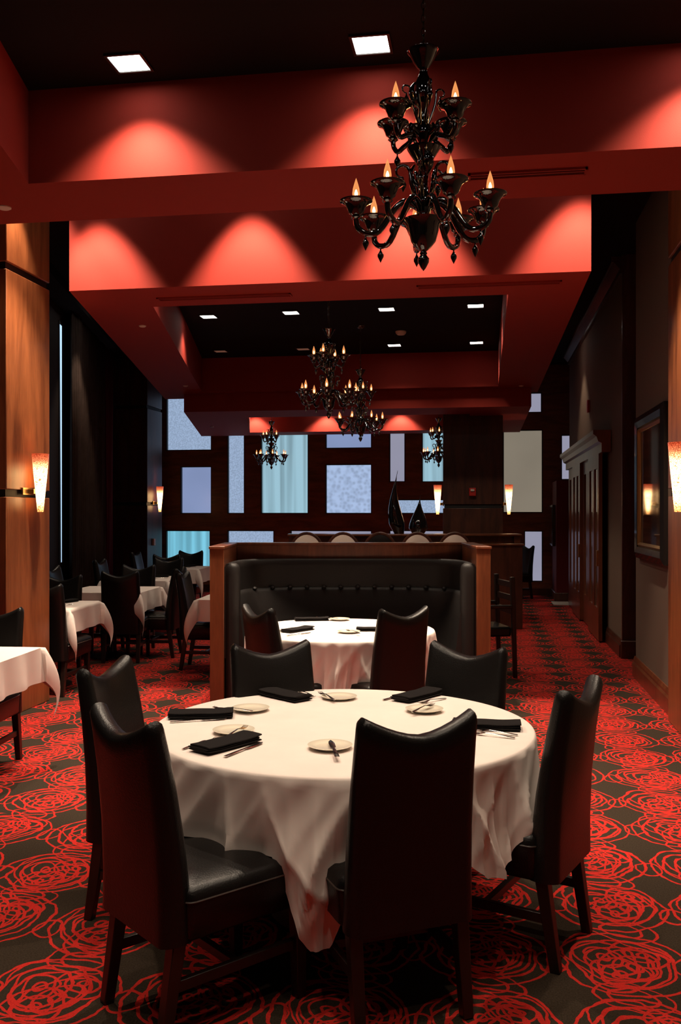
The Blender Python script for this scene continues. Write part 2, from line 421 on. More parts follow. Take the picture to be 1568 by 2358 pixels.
def wall_holes(name, X0, X1, Z0, Z1, Y, T, holes, mat, label):
    xs = sorted({X0, X1, *[h[0] for h in holes], *[h[1] for h in holes]})
    zs = sorted({Z0, Z1, *[h[2] for h in holes], *[h[3] for h in holes]})
    m = MB()
    for i in range(len(xs)-1):
        j = 0
        while j < len(zs)-1:
            def hole(jj):
                cx, cz = (xs[i]+xs[i+1])/2, (zs[jj]+zs[jj+1])/2
                return any(h[0] < cx < h[1] and h[2] < cz < h[3] for h in holes)
            if hole(j): j += 1; continue
            k = j
            while k < len(zs)-1 and not hole(k): k += 1
            m.box(xs[i], xs[i+1], Y, Y+T, zs[j], zs[k]); j = k
    return struct(m.build(name, mat, smooth=False), label, 'wall')
far_x1 = ony(1270, 1100, YF).x
rects17 = (ony(1292, 1001, YF).x, ony(1340, 1001, YF).x, ony(1292, 1105, YF).z, ony(1292, 1001, YF).z)
wall_holes('wall_far', -9.5, 4.2, 0, ZC, YF, 0.16, rects+[rects17], 'wall_wood', 'dark timber grid wall with windows of many sizes')
def window(n, rc, pm, lab):
    x0, x1, z0, z1 = rc
    t = 0.018
    fr = MB(); y0, y1 = YF+0.01, YF+0.12
    fr.box(x0, x0+t, y0, y1, z0, z1).box(x1-t, x1, y0, y1, z0, z1).box(x0+t, x1-t, y0, y1, z0, z0+t).box(x0+t, x1-t, y0, y1, z1-t, z1)
    o = fr.build('window_%d' % n, 'groove_black', smooth=False); struct(o, lab, 'window')
    MB().box(x0+t, x1-t, YF+0.09, YF+0.10, z0+t, z1-t).build('glass', pm, o, smooth=False)
for i, ((x0, y0, x1, y1, pm, lab), rc) in enumerate(zip(wins, rects)): window(i+1, rc, pm, lab)
window(17, rects17, 'pane_grey', 'slim pale pane between the maroon wall stub and door header')
bb = MB().box(-9.3, 1.3, YF-0.03, YF, 0, 0.14); struct(bb.build('baseboard_far', 'dark_wood', bevel=0.008), 'dark baseboard under the window wall', 'baseboard')

# maroon wall stub with a wall screen
a = ony(1281, 1382, 17.4)
m = MB().box(1.30, 1.78, 17.4, 18.55, 0, 2.2)
struct(m.build('partition', 'maroon_wall', smooth=False), 'maroon wall stub beside the window wall', 'partition')
struct(MB().box(1.27, 1.80, 17.37, 18.56, 0, 0.16).build('baseboard_partition', 'dark_wood', bevel=0.01), 'dark baseboard around the maroon wall stub', 'baseboard')
tv = MB().box(1.24, 1.30, 17.62, 18.35, 1.0, 1.76).build('wall_screen', 'black_frame', bevel=0.006)
tag(tv, 'black wall screen on the side of the maroon wall stub', 'screen')
MB().box(1.236, 1.241, 17.66, 18.31, 1.04, 1.72).build('display', 'screen', tv, smooth=False)

# sliding doors
hd = empty('door_1', (1.46, 12.0, 0)); hd.name = 'door_header'
m = MB(); m.rings([[(px, y, 2.36+pz) for px, pz in [(0.06, 0), (-0.05, 0), (-0.05, 0.11), (-0.09, 0.13), (-0.11, 0.19), (-0.15, 0.22), (-0.15, 0.27), (0.06, 0.27)]] for y in (-0.3, 4.75)])
fix_normals(m.build('cornice', 'booth_wood', hd, smooth=False))
tag(hd, 'moulded wooden header over the sliding doors', 'door header', kind='structure')
doorlab = ['wooden sliding door with slim glass, nearest leaf under the header', 'wooden sliding door with slim glass, second leaf from the passage',
           'wooden sliding door with slim glass, third leaf from the passage', 'wooden sliding door with slim glass, leaf closest to the window wall']
for k in range(4):
    y0 = 12.0+k*1.16; xo = 1.41 if k % 2 == 0 else 1.455; y1 = y0+1.2
    m = MB(); x0, x1 = xo, xo+0.045
    gl = [(y0+0.16, y0+0.50), (y0+0.70, y0+1.04)]
    zz0, zz1 = 0.42, 2.18
    m.box(x0, x1, y0, gl[0][0], 0.02, 2.36).box(x0, x1, gl[0][1], gl[1][0], 0.02, 2.36).box(x0, x1, gl[1][1], y1, 0.02, 2.36)
    for g0, g1 in gl: m.box(x0, x1, g0, g1, 0.02, zz0).box(x0, x1, g0, g1, zz1, 2.36)
    d = m.build('door_%d' % (k+1), 'booth_wood', smooth=False); struct(d, doorlab[k], 'door')
    for g0, g1 in gl: MB().box(x0+0.015, x0+0.03, g0, g1, zz0, zz1).build('glass', 'door_glass', d, smooth=False)
    h = MB().box(x0-0.02, x0, y0+0.05, y0+0.08, 0.95, 1.15).build('handle', 'brass', d, bevel=0.004)
struct(MB().box(1.20, 1.53, 16.7, 17.3, 0.0, 0.012).build('trim_3', 'threshold', smooth=False), 'pale stone threshold strip past the sliding doors', 'trim')

# ---------------------------------------------------------------- soffits and trays
ZS = 3.43; ZT = 3.94
def tray(name, outer, inner, zs, zt, ztop, lab, labc, wall_mat='red_paint'):
    m = MB(); o = outer; i = inner
    for k in range(4):
        j = (k+1) % 4
        m.add([(*o[k], zs), (*o[j], zs), (*i[j], zs), (*i[k], zs)], [(0, 3, 2, 1)])           # underside
        m.add([(*o[k], zs), (*o[j], zs), (*o[j], ztop), (*o[k], ztop)], [(0, 1, 2, 3)])       # outer face
        m.add([(*i[k], zs), (*i[j], zs), (*i[j], zt), (*i[k], zt)], [(3, 2, 1, 0)])           # inner face
    ob = m.build(name, wall_mat, smooth=False); struct(ob, lab, 'soffit')
    cx = [p for p in i]
    m = MB(); m.prism(cx, zt, zt+0.05)
    struct(m.build('ceiling_tray', 'black_ceiling', smooth=False), labc, 'ceiling')
tray('soffit', [(-4.55, 0.2), (1.49, 0.2), (1.49, 5.45), (-4.55, 5.45)], [(-1.57, 1.0), (1.42, 1.0), (1.42, 4.80), (-2.47, 4.80)], ZS, ZT, ZC-0.01,
     'red soffit ring above the round table with a beam across', 'black tray ceiling holding two bright square downlights')
T2O = [(-3.34, 7.18), (0.79, 7.18), (0.79, 14.3), (-5.03, 14.3)]
T2I = [(-2.87, 7.85), (0.196, 7.85), (0.196, 13.55), (-4.19, 13.55)]
tray('soffit', T2O, T2I, ZS, ZT, ZC-0.01, 'long red soffit ring over the middle of the room', 'black tray ceiling over the booth with rows of downlights')
Z3 = 3.16
def o3(px, py): p = onz(px, py, Z3); return p
a = o3(427, 950); b_ = o3(1224, 934)
Y3a = (a.y+b_.y)/2; 
T3O = [(a.x, Y3a), (b_.x, Y3a), (b_.x, 18.2), (a.x-0.2475*(18.2-Y3a), 18.2)]
T3I = [(a.x+0.75, Y3a+0.95), (b_.x-0.9, Y3a+0.95), (b_.x-0.9, 17.5), (a.x+0.75-0.2375*(17.5-Y3a-0.95), 17.5)]
tray('soffit', T3O, T3I, Z3, Z3+0.5, ZC-0.01, 'small lower red soffit ring before the window wall', 'black tray ceiling of the farthest soffit')

# recessed square downlights
def downlight(x, y, z, label, power=None, size=0.17, spot=100, blend=0.5, on=True, tilt=(0, 0), name='recessed_downlight', group='square recessed downlights'):
    r = empty(name, (x, y, z)); tag(r, label, 'downlight', group)
    h = size/2
    m = MB(); t = 0.014
    m.box(-h-t, h+t, -h-t, -h, -0.012, 0).box(-h-t, h+t, h, h+t, -0.012, 0).box(-h-t, -h, -h, h, -0.012, 0).box(h, h+t, -h, h, -0.012, 0)
    m.build('trim', 'groove_black', r, smooth=False)
    MB().box(-h, h, -h, h, -0.006, -0.001).build('lens', 'lens' if on else 'lens_dim', r, smooth=False)
    if power:
        ld = bpy.data.lights.new('downlight_lamp', 'SPOT'); ld.energy = power; ld.color = WARM; ld.spot_size = R(spot); ld.spot_blend = blend; ld.shadow_soft_size = 0.035
        lo = bpy.data.objects.new('lamp_light', ld); COL.objects.link(lo); lo.parent = r; lo.location = (0, 0, -0.03); lo.rotation_euler = (R(tilt[0]), R(tilt[1]), 0)
    return r
W = P_SPOT_WALL
for x, lab in ((-1.80, 'bright square downlight in the near tray above the left scallop of light'), (-0.55, 'bright square downlight in the near tray beside the large chandelier'), (1.06, 'square downlight in the near tray over the aisle, past the large chandelier')):
    downlight(x, 4.57, ZT, lab, W*0.9, spot=106, blend=0.8)
for x in (-1.45, -0.55, 0.35):
    downlight(x, 2.75, ZT, 'square downlight overhead in front of the round table', P_SPOT_TABLE, group='downlights over the diner')
for x in (-1.45, -0.55, 0.35):  # unseen row added to light the hanging tablecloth from the front
    downlight(x, 1.45, ZT, 'added square downlight overhead, closest to where we stand', 34, spot=105, group='added downlights over our heads')
for x in (-3.09, -1.82, -0.55, 0.72):
    downlight(x, 6.84, ZC, 'square downlight hidden behind the red beam', W*3.2, spot=68, blend=0.5, group='downlights between the soffits')
mid = [(480, 728, 'square downlight in the middle tray, closest to its sloping side'), (670, 719, 'square downlight in the middle tray left of the chandelier chain'),
       (890, 711, 'square downlight in the middle tray above the smoke detector'), (1095, 703, 'square downlight at the outer end of the nearer middle row'),
       (908, 794, 'square downlight just beyond the smoke detector'), (1097, 788, 'square downlight in the far corner of the middle tray')]
downlight(-3.50, 6.95, ZC, 'square downlight hidden behind the beam beside the cherry column', 170, spot=64, group='downlights between the soffits')
for px, py, lab in mid:
    p = onz(px, py, ZT); downlight(p.x, p.y, ZT, lab, P_SPOT_FLOOR*1.5, spot=120, blend=0.6)
for px, py, lab in ((508, 808, 'unlit square ceiling fixture at the sloping side of the tray'), (698, 803, 'unlit square ceiling fixture behind the chandelier candles')):
    p = onz(px, py, ZT); downlight(p.x, p.y, ZT, lab, None, on=False, name='unlit_downlight', group='unlit fixtures')
for x in (-2.55, -1.35, -0.12):
    downlight(x, 8.15, ZT, 'square downlight hidden behind the soffit edge above the booth', P_SPOT_FLOOR*0.7, spot=95, group='hidden downlights over the booth')
for x in (-4.35, -2.95, -1.55, -0.05):
    downlight(x, 17.28, Z3+0.5, 'square downlight in the farthest tray', 120, spot=100, group='downlights in the farthest tray')
# aisle lights over carpet outside the soffits
for x, y, pw, lab in ((1.12, 6.1, 90, 'square downlight high over the aisle beside the beam'), (0.98, 14.9, 70, 'square downlight high over the far end of the aisle'),
                  (-3.9, 8.6, 75, 'square downlight high over the side tables'), (-5.1, 12.4, 70, 'added hidden downlight brightening the curtain and farther side tables'),  # the farther lamp is added out of sight to bring up the curtain
                  (-3.05, 3.6, 60, 'square downlight over the cropped side table')):
    z = ZC if y > 5.5 else ZS
    downlight(x, y, z, lab, pw, spot=80, group='aisle downlights')

# smoke detector, sprinklers, slot vents
p = onz(923, 763, ZT)
m = MB(); m.lathe([(0.0, -0.045), (0.045, -0.045), (0.062, -0.03), (0.07, -0.012), (0.07, 0)], 24, tuple(p))
tag(m.build('smoke_detector', 'white_plastic'), 'round smoke detector between downlights in the middle tray', 'smoke detector')
for px, py, z, lab in ((328, 750, ZS, 'small round ceiling cap on the soffit near the slot vent'), (427, 888, ZS, 'small round ceiling cap at the far end of the sloping soffit'),
                    (1200, 888, ZS, 'small round ceiling cap on the aisle side of the soffit'), (10, 477, ZS, 'round ceiling cap at the edge of the near beam'), (488, 982, Z3, 'small round cap on the farthest soffit')):
    p = onz(px, py, z); r_ = 0.035 if px != 10 else 0.04
    m = MB(); m.lathe([(0.0, -0.014), (r_*0.7, -0.013), (r_, -0.006), (r_, 0)], 20, tuple(p))
    tag(m.build('ceiling_cap', 'white_plastic'), lab, 'ceiling cap', 'round ceiling caps')
def vent(x0, x1, y, z, lab):
    r = empty('slot_vent', ((x0+x1)/2, y, z)); tag(r, lab, 'vent', 'slot vents'); h = (x1-x0)/2
    m = MB(); t = 0.012; wd = 0.045
    m.box(-h, h, -wd, -wd+t, -0.012, 0).box(-h, h, wd-t, wd, -0.012, 0).box(-h, -h+t, -wd, wd, -0.012, 0).box(h-t, h, -wd, wd, -0.012, 0)
    m.box(-h, h, -0.006, 0.006, -0.010, 0)
    m.build('frame', 'red_paint', r, smooth=False)
    MB().box(-h+t, h-t, -wd+t, wd-t, -0.003, -0.001).build('slot', 'groove_black', r, smooth=False)
for xa, ya, xb, yb, z, lab in ((365, 689, 670, 676, ZS, 'long slot vent on the soffit above the sloping tray side'), (960, 661, 1293, 647, ZS, 'long slot vent on the soffit toward the aisle'),
                            (1078, 407, 1352, 389, ZS, 'slot vent on the near beam behind the large chandelier'), (510, 911, 680, 906, ZS, 'slot vent on the far end of the middle soffit')):
    a = onz(xa, ya, z); b_ = onz(xb, yb, z); vent(a.x, b_.x, (a.y+b_.y)/2, z, lab)

# ---------------------------------------------------------------- wood columns and sconces
def column(x0, x1, y0, y1, label, mat='cherry', grooves=(1.78, 3.58), ztop=ZC-0.01, bv=0.006):
    r = empty('column', ((x0+x1)/2, (y0+y1)/2, 0)); tag(r, label, 'column', kind='structure')
    hx, hy = (x1-x0)/2, (y1-y0)/2
    MB().box(-hx+0.02, hx-0.02, -hy+0.02, hy-0.02, 0, ztop).build('core', 'groove_black', r, smooth=False)
    zs = [0]+[g for g in grooves]+[ztop]
    for k in range(len(zs)-1):
        a = zs[k]+(0.03 if k else 0); b = zs[k+1]-(0.03 if k < len(zs)-2 else 0)
        MB().box(-hx, hx, -hy, hy, a, b).build('wood_panel', mat, r, bevel=bv)
    return r
column(-5.2, -3.72, 6.87, 7.61, 'cherry wood column with the sconce beside the side tables')
column(1.42, 2.2, 6.8, 7.6, 'cherry wood column cut by the picture edge on the aisle', 'cherry')
column(-7.6, -6.15, 16.5, 17.3, 'distant grey brown column with a sconce by the window wall', 'dark_wood')
pa = ony(1020, 1000, 15.0); pb = ony(1158, 1000, 15.0)
column(pa.x, pb.x, 15.0, 15.6, 'broad dark wooden column between the two far sconces', 'dark_wood', (1.72,), 3.5)
def sconce_proto():
    r = empty('wall_sconce')                # mounted facing +X
    m = MB(); m.box(0, 0.015, -0.13, 0.13, -0.03, 0.03).box(0.015, 0.06, -0.035, 0.035, -0.02, 0.02)
    m.build('bracket', 'brass', r, bevel=0.003)
    m = MB(); n = 20; rs = []
    for z, h in ((-0.17, 0.028), (-0.05, 0.042), (0.10, 0.060), (0.31, 0.083)):
        rs.append([Vector((0.10+h*0.8*math.cos(2*PI*k/n), h*math.sin(2*PI*k/n), z+0.17)) for k in range(n)])
    for z, h in ((0.31, 0.078), (0.10, 0.055), (-0.05, 0.037), (-0.17, 0.023)):
        rs.append([Vector((0.10+h*0.8*math.cos(2*PI*k/n), h*math.sin(2*PI*k/n), z+0.17)) for k in range(n)])
    m.rings(rs, cap=False)
    sh = m.build('glass_shade', 'sconce_glass', r); sh.location = (0, 0, -0.17)
    ld = bpy.data.lights.new('sconce_lamp', 'POINT'); ld.energy = P_SCONCE; ld.color = (1.0, 0.62, 0.30); ld.shadow_soft_size = 0.012
    lo = bpy.data.objects.new('lamp_light', ld); COL.objects.link(lo); lo.parent = r; lo.location = (0.10, 0, 0.12)
    return r
SP = sconce_proto()
sc_sites = [((-3.72, 7.24, 1.80), 0, 'amber glass wall sconce on the cherry column by the side tables'),
            ((1.42, 6.72, 1.80), PI, 'large amber glass sconce on the column at the picture edge'),
            ((-6.15, 16.9, 1.80), 0, 'small amber sconce on the distant column by the window wall'),
            ((pa.x, 15.3, 1.76), PI, 'amber sconce on the near vase side of the broad dark column'),
            ((pb.x, 15.3, 1.76), 0, 'amber sconce between the broad dark column and beige pane')]
for k, (loc, rz, lab) in enumerate(sc_sites):
    s = SP if k == 0 else copy_tree(SP)
    s.location = loc; s.rotation_euler = (0, 0, rz); tag(s, lab, 'wall sconce', 'amber glass wall sconces')
p = ony(1088, 1133, 14.98)
m = MB().box(p.x-0.055, p.x+0.055, 14.94, 15.0, p.z-0.065, p.z+0.065); o = m.build('fire_alarm', 'red_plastic', bevel=0.008)
tag(o, 'small red fire alarm on the broad dark column', 'fire alarm')
MB().box(p.x-0.03, p.x+0.03, 14.925, 14.94, p.z+0.01, p.z+0.045).build('strobe', 'white_plastic', o, bevel=0.004)
p = onx(352, 1247, -6.15)
tag(MB().box(-6.15, -6.11, p.y-0.04, p.y+0.04, 1.0, 1.13).build('wall_thermostat', 'white_plastic', bevel=0.008), 'small switch box low on the distant column', 'switch box')
p = onx(1358, 931, 1.53)
tag(MB().box(1.49, 1.53, p.y-0.05, p.y+0.05, p.z-0.12, p.z+0.06).build('fire_strobe', 'red_plastic', bevel=0.008), 'small red alarm high on the wall over the doors', 'fire alarm')

# ---------------------------------------------------------------- curtains and daylight slit on the left wall
def curtain(y0, y1, mat, lab, folds, off=0.14, zt=4.37, amp=0.035):
    m = MB(); n = folds*10
    rows = []
    for z in (0.02, 1.2, 2.6, zt):
        row = []
        for k in range(n+1):
            t = k/n; y = y0+(y1-y0)*t
            a_ = amp*(0.75 if z > 4 else 1)
            x = XL(y)+off+a_*math.sin(t*folds*2*PI)+0.012*math.sin(t*folds*5.1+z)
            row.append((x, y, z))
        rows.append(row)
    m.rings(rows, cap=False, closed=False)
    o = m.build('curtain', mat)
    s_ = o.modifiers.new('solid', 'SOLIDIFY'); s_.thickness = 0.006
    return tag(o, lab, 'curtain')
curtain(11.98, 14.7, 'curtain', 'floor length dark curtain beside the cherry column', 22)
curtain(14.78, 15.5, 'purple_light_cloth', 'added maroon strip standing in for purple light past the dark curtain', 5)  # added drape; its maroon colour stands in for a sliver of purple light
m = MB(); m.box(0, 0.05, 0.12, 0.30, 0.9, 4.2)
o = m.build('window_18', 'groove_black', smooth=False); o.location = (XL(11.75)-0.02, 11.66, 0); o.rotation_euler = (0, 0, math.atan(0.2475)); struct(o, 'tall daylight slit at the edge of the dark curtain', 'window')
MB().add([(0.056, 0.15, 4.15), (0.056, 0.26, 4.15), (0.056, 0.26, 0.95), (0.056, 0.235, 0.95), (0.052, 0.15, 4.15), (0.052, 0.26, 4.15), (0.052, 0.26, 0.95), (0.052, 0.235, 0.95)], [(0, 3, 2, 1), (4, 5, 6, 7), (0, 4, 7, 3), (1, 2, 6, 5), (0, 1, 5, 4), (3, 7, 6, 2)]).build('glass', 'pane_slit', o, smooth=False)
m = MB(); m.prism([(XL(7.8)+0.30, 7.8), (XL(14.9)+0.30, 14.9), (XL(14.9)+0.02, 14.9), (XL(7.8)+0.02, 7.8)], 4.37, 4.49)
struct(fix_normals(m.build('trim_4', 'black_ceiling', smooth=False)), 'dark curtain pelmet under the ceiling', 'trim')

# ---------------------------------------------------------------- framed picture
def picture():
    y0, y1, z0, z1 = 7.97, 9.40, 1.19, 2.54
    r = empty('framed_picture', (XR, (y0+y1)/2, z0)); tag(r, 'large dark glazed picture in a black frame on the taupe wall', 'picture')
    hy = (y1-y0)/2; H = z1-z0
    def ring(name, mat, w0, w1, d0, d1, x):
        m = MB()
        def rect(w_, xx): return [(xx, -hy+w_, w_), (xx, hy-w_, w_), (xx, hy-w_, H-w_), (xx, -hy+w_, H-w_)]
        m.rings([rect(w0, -0.001), rect(w0, d0), rect((w0+w1)/2, min(d0, d1)-0.012), rect(w1, d1), rect(w1, -0.001)], cap=False)
        return fix_normals(m.build(name, mat, r, smooth=False))
    ring('frame', 'black_frame', 0, 0.11, -0.035, -0.045, 0)
    ring('gold_liner', 'gold_liner', 0.11, 0.15, -0.03, -0.022, 0)
    MB().box(-0.016, -0.010, -hy+0.14, hy-0.14, 0.14, H-0.14).build('canvas', 'painting', r, smooth=False)
picture()

# ================================================================ CHAIRS
def chair_proto():
    r = empty('dining_chair')
    # backrest
    us = [-1, -0.992, -0.96, -0.9, -0.82, -0.7, -0.55, -0.38, -0.19, 0, 0.19, 0.38, 0.55, 0.7, 0.82, 0.9, 0.96, 0.992, 1]
    m = MB(); rs = []
    for u in us:
        a = abs(u)
        top = 0.938+0.064*min(1, a/0.90)**1.6
        if a > 0.90: top -= 0.035*((a-0.90)/0.10)**2.4
        thk = math.sqrt(max(0.04, 1-(max(0, a-0.86)/0.14)**2))
        loop = []
        vs_ = [0, 0.03, 0.2, 0.45, 0.7, 0.88, 0.96]
        zb = 0.315
        def pt(v, side):
            z = zb+(top-zb)*v
            hw = 0.218-0.012*v
            yc = 0.0-0.075*v*v+0.0
            t = (0.058-0.024*v)*thk
            bow = -0.022*(1-a*a)*v
            return (u*hw, yc+bow+side*t, z)
        back = [pt(v, -1) for v in vs_]
        # rounded crest
        x, yb_, z_ = pt(0.96, -1); x2, yf, _ = pt(0.96, 1); yc = (yb_+yf)/2; hr = (yf-yb_)/2
        crest = [(x, yc-hr*math.cos(ang), z_+(top-z_)*math.sin(ang)) for ang in (PI*0.2, PI*0.35, PI*0.5, PI*0.65, PI*0.8)]
        front = [pt(v, 1) for v in reversed(vs_)]
        rs.append(back+crest+front)
    m.rings(rs)
    fix_normals(m.build('backrest', 'leather', r, angle=60))
    # seat
    m = MB(); rs = []
    def sq(hx0, y0, y1, z, rad, dome=0):
        pts = []; 
        cs = [(hx0-rad, y1-rad, 0), (-hx0+rad, y1-rad, PI/2), (-hx0+rad, y0+rad, PI), (hx0-rad, y0+rad, 1.5*PI)]
        for cx, cyy, a0 in cs:
            for k in range(4):
                a = a0+PI/2*k/3; pts.append((cx+rad*math.cos(a), cyy+rad*math.sin(a), z))
        return pts
    for hx, y0, y1, z, rad in ((0.205, 0.03, 0.49, 0.315, 0.02), (0.222, 0.02, 0.505, 0.33, 0.025), (0.228, 0.02, 0.512, 0.44, 0.03), (0.222, 0.02, 0.505, 0.468, 0.03), (0.198, 0.03, 0.485, 0.482, 0.03), (0.12, 0.10, 0.40, 0.492, 0.03), (0.04, 0.2, 0.3, 0.494, 0.02)):
        rs.append(sq(hx, y0, y1, z, rad))
    m.rings(rs)
    seat = fix_normals(m.build('seat', 'leather', r, angle=60))
    m = MB(); pts = sq(0.2275, 0.018, 0.510, 0.440, 0.03); m.tube(pts+[pts[0]], 0.0035, 5)
    m.build('piping', 'piping', seat)
    # legs, stretchers
    for sx in (-1, 1):
        MB().taper((sx*0.186, 0.005, 0.33), (sx*0.186, -0.045, 0), 0.046, 0.036).build('leg', 'espresso', r, bevel=0.003)
        MB().taper((sx*0.190, 0.465, 0.33), (sx*0.190, 0.47, 0), 0.046, 0.036).build('leg', 'espresso', r, bevel=0.003)
        MB().box(sx*0.186-0.011, sx*0.186+0.011, -0.02, 0.46, 0.165, 0.20).build('stretcher', 'espresso', r, bevel=0.002)
    MB().box(-0.18, 0.18, 0.21, 0.235, 0.168, 0.198).build('stretcher', 'espresso', r, bevel=0.002)
    return r
CH = chair_proto(); ch_used = [False]
def place_chair(x, y, rz, lab, grp):
    c = CH if not ch_used[0] else copy_tree(CH); ch_used[0] = True
    c.location = (x, y, 0); c.rotation_euler = (0, 0, rz); return tag(c, lab, 'chair', grp)
def ears(e1, e2, lab, grp, face=None, fwd=0.075):
    a = onz(*e1, 1.0); b = onz(*e2, 1.0); m_ = (a+b)/2
    d = (b-a); n = Vector((-d.y, d.x, 0)).normalized()
    f = Vector((face[0], face[1], 0))-m_; f.z = 0
    if n.dot(f) < 0: n = -n
    p = m_+n*fwd
    return place_chair(p.x, p.y, math.atan2(n.y, n.x)-PI/2, lab, grp)
TC = at(790, 0, 3.83); TC1 = (TC.x, TC.y)
G1 = 'black leather chairs around the large round table'
ears((823, 1655), (1096, 1632), 'black leather chair back toward the diner, largest at the round table', G1, TC1)
ears((215, 1614), (368, 1668), 'black leather chair turned sideways with its broad seat showing', G1, TC1)
ears((192, 1540), (287, 1509), 'black leather chair behind the sideways one, beside the cherry column', G1, TC1)
ears((531, 1483), (712, 1472), 'black leather chair facing us in front of the booth post', G1, TC1)
ears((993, 1474), (1168, 1490), 'black leather chair facing us at the aisle end of the booth', G1, TC1)
ears((1297, 1592), (1372, 1553), 'black leather chair seen edge on over the red aisle carpet', G1, TC1)
TB = at(784, 0, 6.95); TC2 = (TB.x, TB.y)
G2 = 'black leather chairs at the booth table'
ears((570, 1388), (648, 1402), 'black leather chair at the booth table near its left wall', G2, TC2, 0.03)
ears((866, 1401), (974, 1393), 'tall black leather chair with its back to us at the booth table', G2, TC2, 0.03)

# ================================================================ TABLES
def table_base(r, mat='espresso', h=0.73, rad=0.3):
    m = MB(); m.lathe([(rad, 0), (rad, 0.015), (rad*0.5, 0.035), (0.05, 0.06), (0.045, 0.1), (0.045, h-0.08), (0.12, h-0.02), (0.14, h)], 24)
    m.build('pedestal', mat, r)
def skirt_fn(tips, base):
    def Lf(ang):
        l = base
        for t_, ex, wd in tips:
            d = abs((ang-R(t_)+PI) % (2*PI)-PI)/R(wd)
            l = max(l, base+ex*(min(1, (1-d)*1.35))**0.9) if d < 1 else l
        return l
    return Lf
def round_table(cx, cy, rad, tips, base, lab, labc, seed, grp=None):
    r = empty('round_table', (cx, cy, 0)); tag(r, lab, 'table')
    table_base(r)
    m = MB(); m.lathe([(0.0, 0.73), (rad-0.02, 0.73), (rad-0.01, 0.735), (rad-0.01, 0.75), (rad-0.015, 0.753), (0.0, 0.753)], 64); m.build('tabletop', 'espresso', r)
    rnd = random.Random(seed)
    ph = [rnd.uniform(0, 2*PI) for _ in range(8)]
    Lf = skirt_fn(tips, base)
    n = 420; rows = []
    tops = [0.0, 0.3, 0.6, 0.8, 0.92, 0.97]
    m = MB()
    def zt(x, y): return 0.7585+0.0006*math.sin(7*x+3*y+ph[0])+0.0005*math.sin(11*y-5*x+ph[1])
    for t in tops[1:]:
        rows.append([(t*rad*math.cos(2*PI*k/n), t*rad*math.sin(2*PI*k/n), zt(t*rad*math.cos(2*PI*k/n), t*rad*math.sin(2*PI*k/n))) for k in range(n)])
    for a_, (dr, dz) in enumerate(((0.0, 0.0), (0.006, -0.003), (0.010, -0.010))):
        rows.append([((rad+dr)*math.cos(2*PI*k/n), (rad+dr)*math.sin(2*PI*k/n), 0.7585+dz) for k in range(n)])
    S = 30
    for j in range(1, S+1):
        t = j/S; row = []
        for k in range(n):
            a = 2*PI*k/n; l = Lf(a); drop = l*t
            # gather the fabric towards the hanging corners
            aa = a
            for t_, ex, wd in tips:
                d = ((a-R(t_)+PI) % (2*PI)-PI)
                if abs(d) < R(wd*2.2):
                    q = abs(d)/R(wd*2.2)
                    aa -= d*0.30*min(1, drop/0.45)*(1-q)**1.0
            amp = 0.003+0.055*min(1, drop/0.24)
            near = min([abs((a-R(t_)+PI) % (2*PI)-PI)/R(wd*1.6) for t_, _, wd in tips]+[1.0])
            rg = lambda x: 1-abs(math.sin(x))**0.55          # sharp ridges between soft valleys
            sk = 1.6*math.sin(2*a+ph[3])
            fold = amp*(1.1*(rg(4.5*a+ph[2]+sk*drop*3+0.6*math.sin(3*a))-0.3)+0.7*(rg(7.5*a+ph[4]-sk*drop*5)-0.3)+0.35*math.sin(9*a+ph[1]))
            fold += (rg(26*(a-R(tips[0][0]))+ph[5])-0.3)*0.032*min(1, drop/0.25)*(1-near)
            fold += 0.012*(rg(11*a+ph[6]+10*drop)-0.3)*min(1, drop/0.12)
            cr = 0.0035*math.sin(31*a+22*drop+ph[7])*math.sin(13*drop+5*a)
            rr = rad+0.013+0.010*min(1, drop/0.2)+fold+cr
            z = 0.7585-0.012-drop*(0.985)
            row.append((rr*math.cos(aa), rr*math.sin(aa), z))
        rows.append(row)
    m.add([(0, 0, 0.7585)], [])
    o0 = len(m.v); vs = [p for rw in rows for p in rw]
    fs = [(-1, k, (k+1) % n) for k in range(n)]
    for i in range(len(rows)-1):
        for k in range(n): fs.append((i*n+k, (i+1)*n+k, (i+1)*n+(k+1) % n, i*n+(k+1) % n))
    m.add(vs, fs)
    o = m.build('tablecloth', 'cloth', angle=75); o.location = (cx, cy, 0.0)
    return tag(o, labc, 'tablecloth', grp)
round_table(TC1[0], TC1[1], 0.765, [(-87, 0.30, 13), (-40, 0.12, 15), (-148, 0.09, 13), (92, 0.2, 14), (20, 0.10, 14)], 0.262,
            'large round dining table under white cloth', 'white cloth hanging to a long corner on the large round table', 3)
round_table(TC2[0], TC2[1], 0.69, [(-95, 0.16, 40), (-15, 0.12, 18), (190, 0.12, 18), (90, 0.1, 20)], 0.33,
            'smaller round table inside the leather booth', 'white cloth on the smaller round table in the booth', 11)

